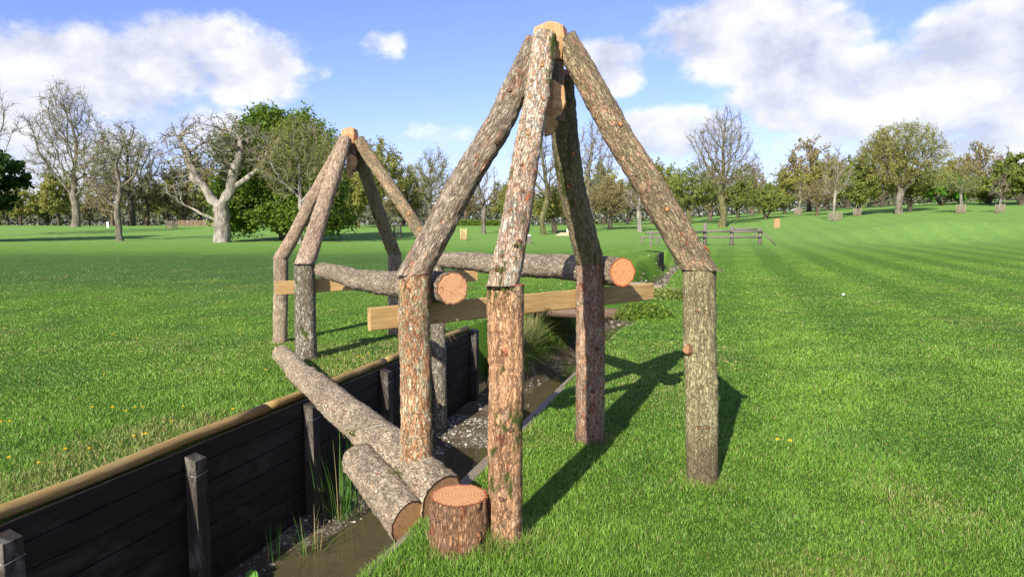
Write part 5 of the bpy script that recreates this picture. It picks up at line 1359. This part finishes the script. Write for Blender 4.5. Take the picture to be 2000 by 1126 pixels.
m_sedge = leaf_mat('sedge_blades', (.10, .15, .03), (.25, .27, .09), .3, c3=(.42, .34, .17))
def bedz(x, y): return float(terrain(np.array([x]), np.array([y]))[0])
def bp(u, v): x, y = xy_of(u, v); return Vector((x, y, bedz(x, y)-.01))
v2 = v_for_px(UL+.3, -.8, 660)
clump('rush_clump', bp(UL+.32, v2), 95, .80, .006, .28, 'tall green rushes growing against the black wall behind the short log', m_rush, 1, .22, .12)
clump('rush_clump', bp(UL+.30, v_for_px(UL+.3, -.8, 730)), 70, .75, .006, .25, 'rushes rising beside the wall post behind the long fallen log', m_rush, 2, .2, .1)
clump('rush_clump', bp(UL+.26, v_for_px(UL+.26, -1.1, 535)), 14, .36, .006, .22, 'sparse thin rush sprouting from the shingle by the wall', m_rush, 3, .05, .2)
clump('rush_clump', bp(UL+.45, v_for_px(UL+.45, -1.1, 605)), 44, .42, .007, .60, 'short splayed rush tuft at the foot of the third wall post', m_rush, 4, .09, .3)
clump('sedge_tussock', bp(UL+.32, 11.0), 700, .95, .008, .50, 'big arching pale-green tussock at the end of the black wall', m_sedge, 5, .26, .25)
clump('sedge_tussock', bp(UL+.02, 10.72), 420, .6, .008, .5, 'grassy tuft hanging down the bank right beside the end post of the black wall', m_rush, 15, .22, .1)
clump('sedge_tussock', bp(UL+.35, 12.0), 300, .55, .008, .5, 'second tussock beyond, half in the shade of the low bridge', m_sedge, 6, .2, .3)
clump('grass_tuft', bp(uM+.35, 11.4), 520, .55, .009, .6, 'bright green grass tuft growing in mid stream', m_rush, 7, .24, .06)
clump('sedge_tussock', bp(UR-.18, 9.9), 420, .42, .007, .65, 'dry straw-coloured tuft on the right lip of the ditch', m_sedge, 8, .22, .55)
clump('sedge_tussock', bp(UR-.1, 10.9), 300, .40, .008, .6, 'green and straw tuft behind the brown-plated post', m_sedge, 9, .22, .3)
def leafy(name, c, n, L, Wd, label, seed, mat, spread=.9, cat='plant'):
    g = random.Random(seed); V = []; F = []; rn = []
    for k in range(n):
        a = 2*PI*k/n+g.uniform(-.3, .3); l = L*g.uniform(.6, 1.1); w = Wd*g.uniform(.7, 1.1); el = g.uniform(.5, 1.2)*spread; seg = 7; rv = g.random()
        p = Vector(c); d = Vector((math.cos(a), math.sin(a), 0)); sdir = Vector((-math.sin(a), math.cos(a), 0)); e = 1.2-el*.3
        base = len(V)
        for s in range(seg+1):
            f = s/seg; ww = w*math.sin(PI*min(f*.92+.06, 1))**.8*(1+.12*math.sin(s*2.5)); ang = e-f*1.1*el
            for q in (-1, 0, 1): V.append(tuple(p+sdir*(ww*.5*q)+Vector((0, 0, .012*abs(q)*(1 if s else 0))))); rn.append(rv if q else min(rv+.3, .88))
            p = p+(d*math.cos(ang)+Vector((0, 0, math.sin(ang))))*(l/seg)
        for s in range(seg):
            for q in (0, 1): i = base+s*3+q; F.append((i, i+1, i+4, i+3))
    o = mesh(name, V, np.array(F), mat, origin=tuple(c), attrs={'rnd': rn}, smooth=True); tag(o, label, cat); return o
m_dock = leaf_mat('dock_leaves', (.07, .20, .03), (.15, .34, .05), .3)
leafy('dock_plant', bp(UL+.42, v_for_px(UL+.42, -1.1, 487)), 9, .27, .085, 'broad-leaved dock plant at the foot of the black wall near the bottom edge', 3, m_dock)
leafy('dock_plant', bp(UL+.95, 8.95), 6, .20, .09, 'small broad-leaved plant on the shingle by the leaning grey post', 5, m_dock, .8)
# ivy / nettle growth on the bank by the bridge
def herbs(name, c, rx, ry, h, n, size, label, mat, seed):
    g = np.random.default_rng(seed); d = g.normal(size=(n, 3)); d /= np.linalg.norm(d, axis=1)[:, None]; d[:, 2] = np.abs(d[:, 2])
    P = np.array(c)+d*np.array([rx, ry, h])*(g.random((n, 1))**.4); V, F = leaf_mesh(P, g, size, spread=.02)
    o = mesh(name, V, F, mat, origin=tuple(c), attrs={'rnd': np.repeat(g.random(n)*.88, 4)}, smooth=False); tag(o, label, 'plant'); return o
herbs('nettle_patch', bp(UR+.15, 12.2), .55, .8, .3, 2600, .055, 'dark green nettles on the right bank below the board end', lf_green, 1)
herbs('nettle_patch', bp(UL-.1, 12.4), .7, .7, .35, 2600, .055, 'leafy weeds on the left bank above the tussock', lf_green, 2)
herbs('nettle_patch', bp(UR+.35, 15.2), .6, .6, .25, 1600, .06, 'weeds round the sleeper ends', lf_mid, 3)
_t = wall_pt(UL+.5, vb+.9, .0)
herbs('nettle_patch', _t, .9, .8, .16, 3600, .05, 'rank grass and weeds growing over the left half of the low bridge', lf_mid, 6)
herbs('nettle_patch', bp(UR-.35, 10.6), .22, .35, .30, 1200, .05, 'small dark leafy weed on the stream edge beside the brown-plated post', lf_green, 4)

# moss on the logs
m_moss = leaf_mat('moss', (.06, .075, .012), (.16, .17, .03), .2)
def moss(part, c, r, n, seed):
    g = np.random.default_rng(seed); P = np.array(c)+g.normal(size=(n, 3))*np.array([r, r, r*.35]); V, F = leaf_mesh(P, g, .012, spread=.0)
    o = mesh('moss', V, F, m_moss, part, attrs={'rnd': np.repeat(g.random(n)*.88, 4)}, smooth=False)
p_, n_, _ = o_surf[biglog.name](.72, facing(biglog, .72, -.5)); moss(biglog, p_-n_*.0, .035, 260, 1)
p_, n_, _ = o_surf[biglog.name](.93, facing(biglog, .93, -.3)); moss(biglog, p_, .035, 220, 2)
for f, a_, k in ((.07, .2, 3), (.11, -.4, 4), (.22, .5, 5)):
    p_, n_, _ = o_surf[lB.name](f, facing(lB, f, a_)); moss(lB, p_-n_*.004, .018, 130, k)

# orange bark flap on the right leg
p_, n_, t_ = o_surf[lD.name](.12, facing(lD, .12, 1.5)); V = []; sd_ = n_.cross(t_)
for k in range(6):
    f = k/5; q = p_+t_*(.10*(1-f)-.02)-n_*.012+n_*(.020*math.sin(f*2.6)); w = .028*(1-abs(f-.4))+.004
    for s_ in (-1, 1): V.append(tuple(q+sd_*(w*s_)))
for v_ in list(V): V.append(tuple(Vector(v_)-n_*.004))
Fp = [(2*k, 2*k+1, 2*k+3, 2*k+2) for k in range(5)]+[(12+2*k, 12+2*k+2, 12+2*k+3, 12+2*k+1) for k in range(5)]
mesh('bark_flap', V, np.array(Fp), plain('torn_bark_orange', (.48, .12, .03), .8), lD, smooth=True)

# ---------------------------------------------------------------- dandelions
m_petal = plain('dandelion_petals', (.85, .62, .02), .6, .2, .1); m_stem = plain('dandelion_stem', (.16, .26, .06), .6)
def dandelion(c, h, r):
    root = empty('dandelion', tuple(c), 'small yellow dandelion flower in the grass of the left bank', 'flower', 'yellow dandelions dotted over the left bank')
    mb = MB(); mb.tube([c, c+Vector((.004, .003, h*.5)), c+Vector((.006, -.004, h))], [.0022, .002, .0018], 5); mb.build('stem', m_stem, root, smooth=True)
    V = []; F = []; top = c+Vector((.006, -.004, h))
    for ring, (n, rr, zz) in enumerate(((16, 1.0, .0), (12, .7, .004), (8, .4, .007))):
        for k in range(n):
            a = 2*PI*k/n+ring*.2; d = Vector((math.cos(a), math.sin(a), 0)); s_ = Vector((-math.sin(a), math.cos(a), 0))*r*.2; i = len(V)
            V += [tuple(top+Vector((0, 0, zz))), tuple(top+d*r*rr*.6-s_+Vector((0, 0, zz+.004))), tuple(top+d*r*rr+Vector((0, 0, zz+.002))), tuple(top+d*r*rr*.6+s_+Vector((0, 0, zz+.004)))]; F.append((i, i+1, i+2, i+3))
    mesh('flower_head', V, np.array(F), m_petal, root, smooth=False); return root
dp = [(180, 801), (246, 809), (266, 800), (279, 799), (219, 803), (264, 859), (279, 853), (286, 856), (126, 886), (173, 882), (77, 911), (21, 901), (5, 829), (18, 828), (457, 805), (357, 799), (333, 828), (204, 733), (519, 723), (219, 655), (227, 656), (268, 661), (468, 655), (224, 623), (477, 621), (461, 635), (403, 621), (47, 637), (700, 699), (710, 701), (719, 692), (1517, 866), (1541, 868), (10, 642), (130, 540), (160, 548), (205, 526), (260, 540), (320, 508), (345, 528), (362, 512), (231, 505), (70, 520), (410, 545), (430, 530)]
d0 = None; rng = random.Random(9)
for i, (px, py) in enumerate(dp):
    c = hit(px, py+4, .0); c.z = bedz(c.x, c.y)
    if c.y > 12: sc = 1.5
    else: sc = 1.0
    c.z += 0
    if d0 is None: d0 = dandelion(c, .045, .0145)
    else:
        r_ = copy_tree(d0, c, rng.uniform(.75, 1.15)*sc, rng.uniform(0, 6))
        if px > 1000: r_['label'] = 'small yellow dandelion in the open grass right of the rightmost post'; r_['group'] = 'pair of dandelions on the right lawn'
# white ball-like speck on the right lawn
c = hit(1647, 577, .0); c.z = bedz(c.x, c.y)
mb = MB(); pts = [c+Vector((0, 0, z_)) for z_ in (.0, .006, .018, .032, .044, .050)]; mb.tube(pts, [.008, .02, .031, .031, .020, .005], 14)
o = mb.build('white_ball', M['white'], origin=tuple(c), smooth=True); tag(o, 'tiny white ball lying alone on the right lawn', 'ball')
# white stake by the left trees
p = stand(214, 104); mb = MB(); mb.box(p+Vector((0, 0, .4)), .28, .1, .9, bev=.02); mb.build('marker_stake', M['white'], origin=tuple(p)); tag(bpy.data.objects['marker_stake'], 'short white marker stake on the grass among the left trees', 'marker')
# red-brown paling fence far off
a = stand(352, 116); root = empty('paling_fence', tuple(a), 'reddish paling fence far off between the left trees and the pale oak', 'fence')
mb = MB()
for k in range(34): mb.box(a+Vector((k*.22, 0, .45)), .1, .03, 1.0)
mb.build('pale', plain('red_paling', (.25, .155, .10), .8), root)
mb = MB()
for z_ in (.3, .75): mb.tube([a+Vector((-.1, .05, z_)), a+Vector((7.4, .05, z_))], .03, 6)
mb.build('rail', M['greywood2'], root, smooth=True)
for o in bpy.data.objects:
    if '_o' in o: del o['_o']
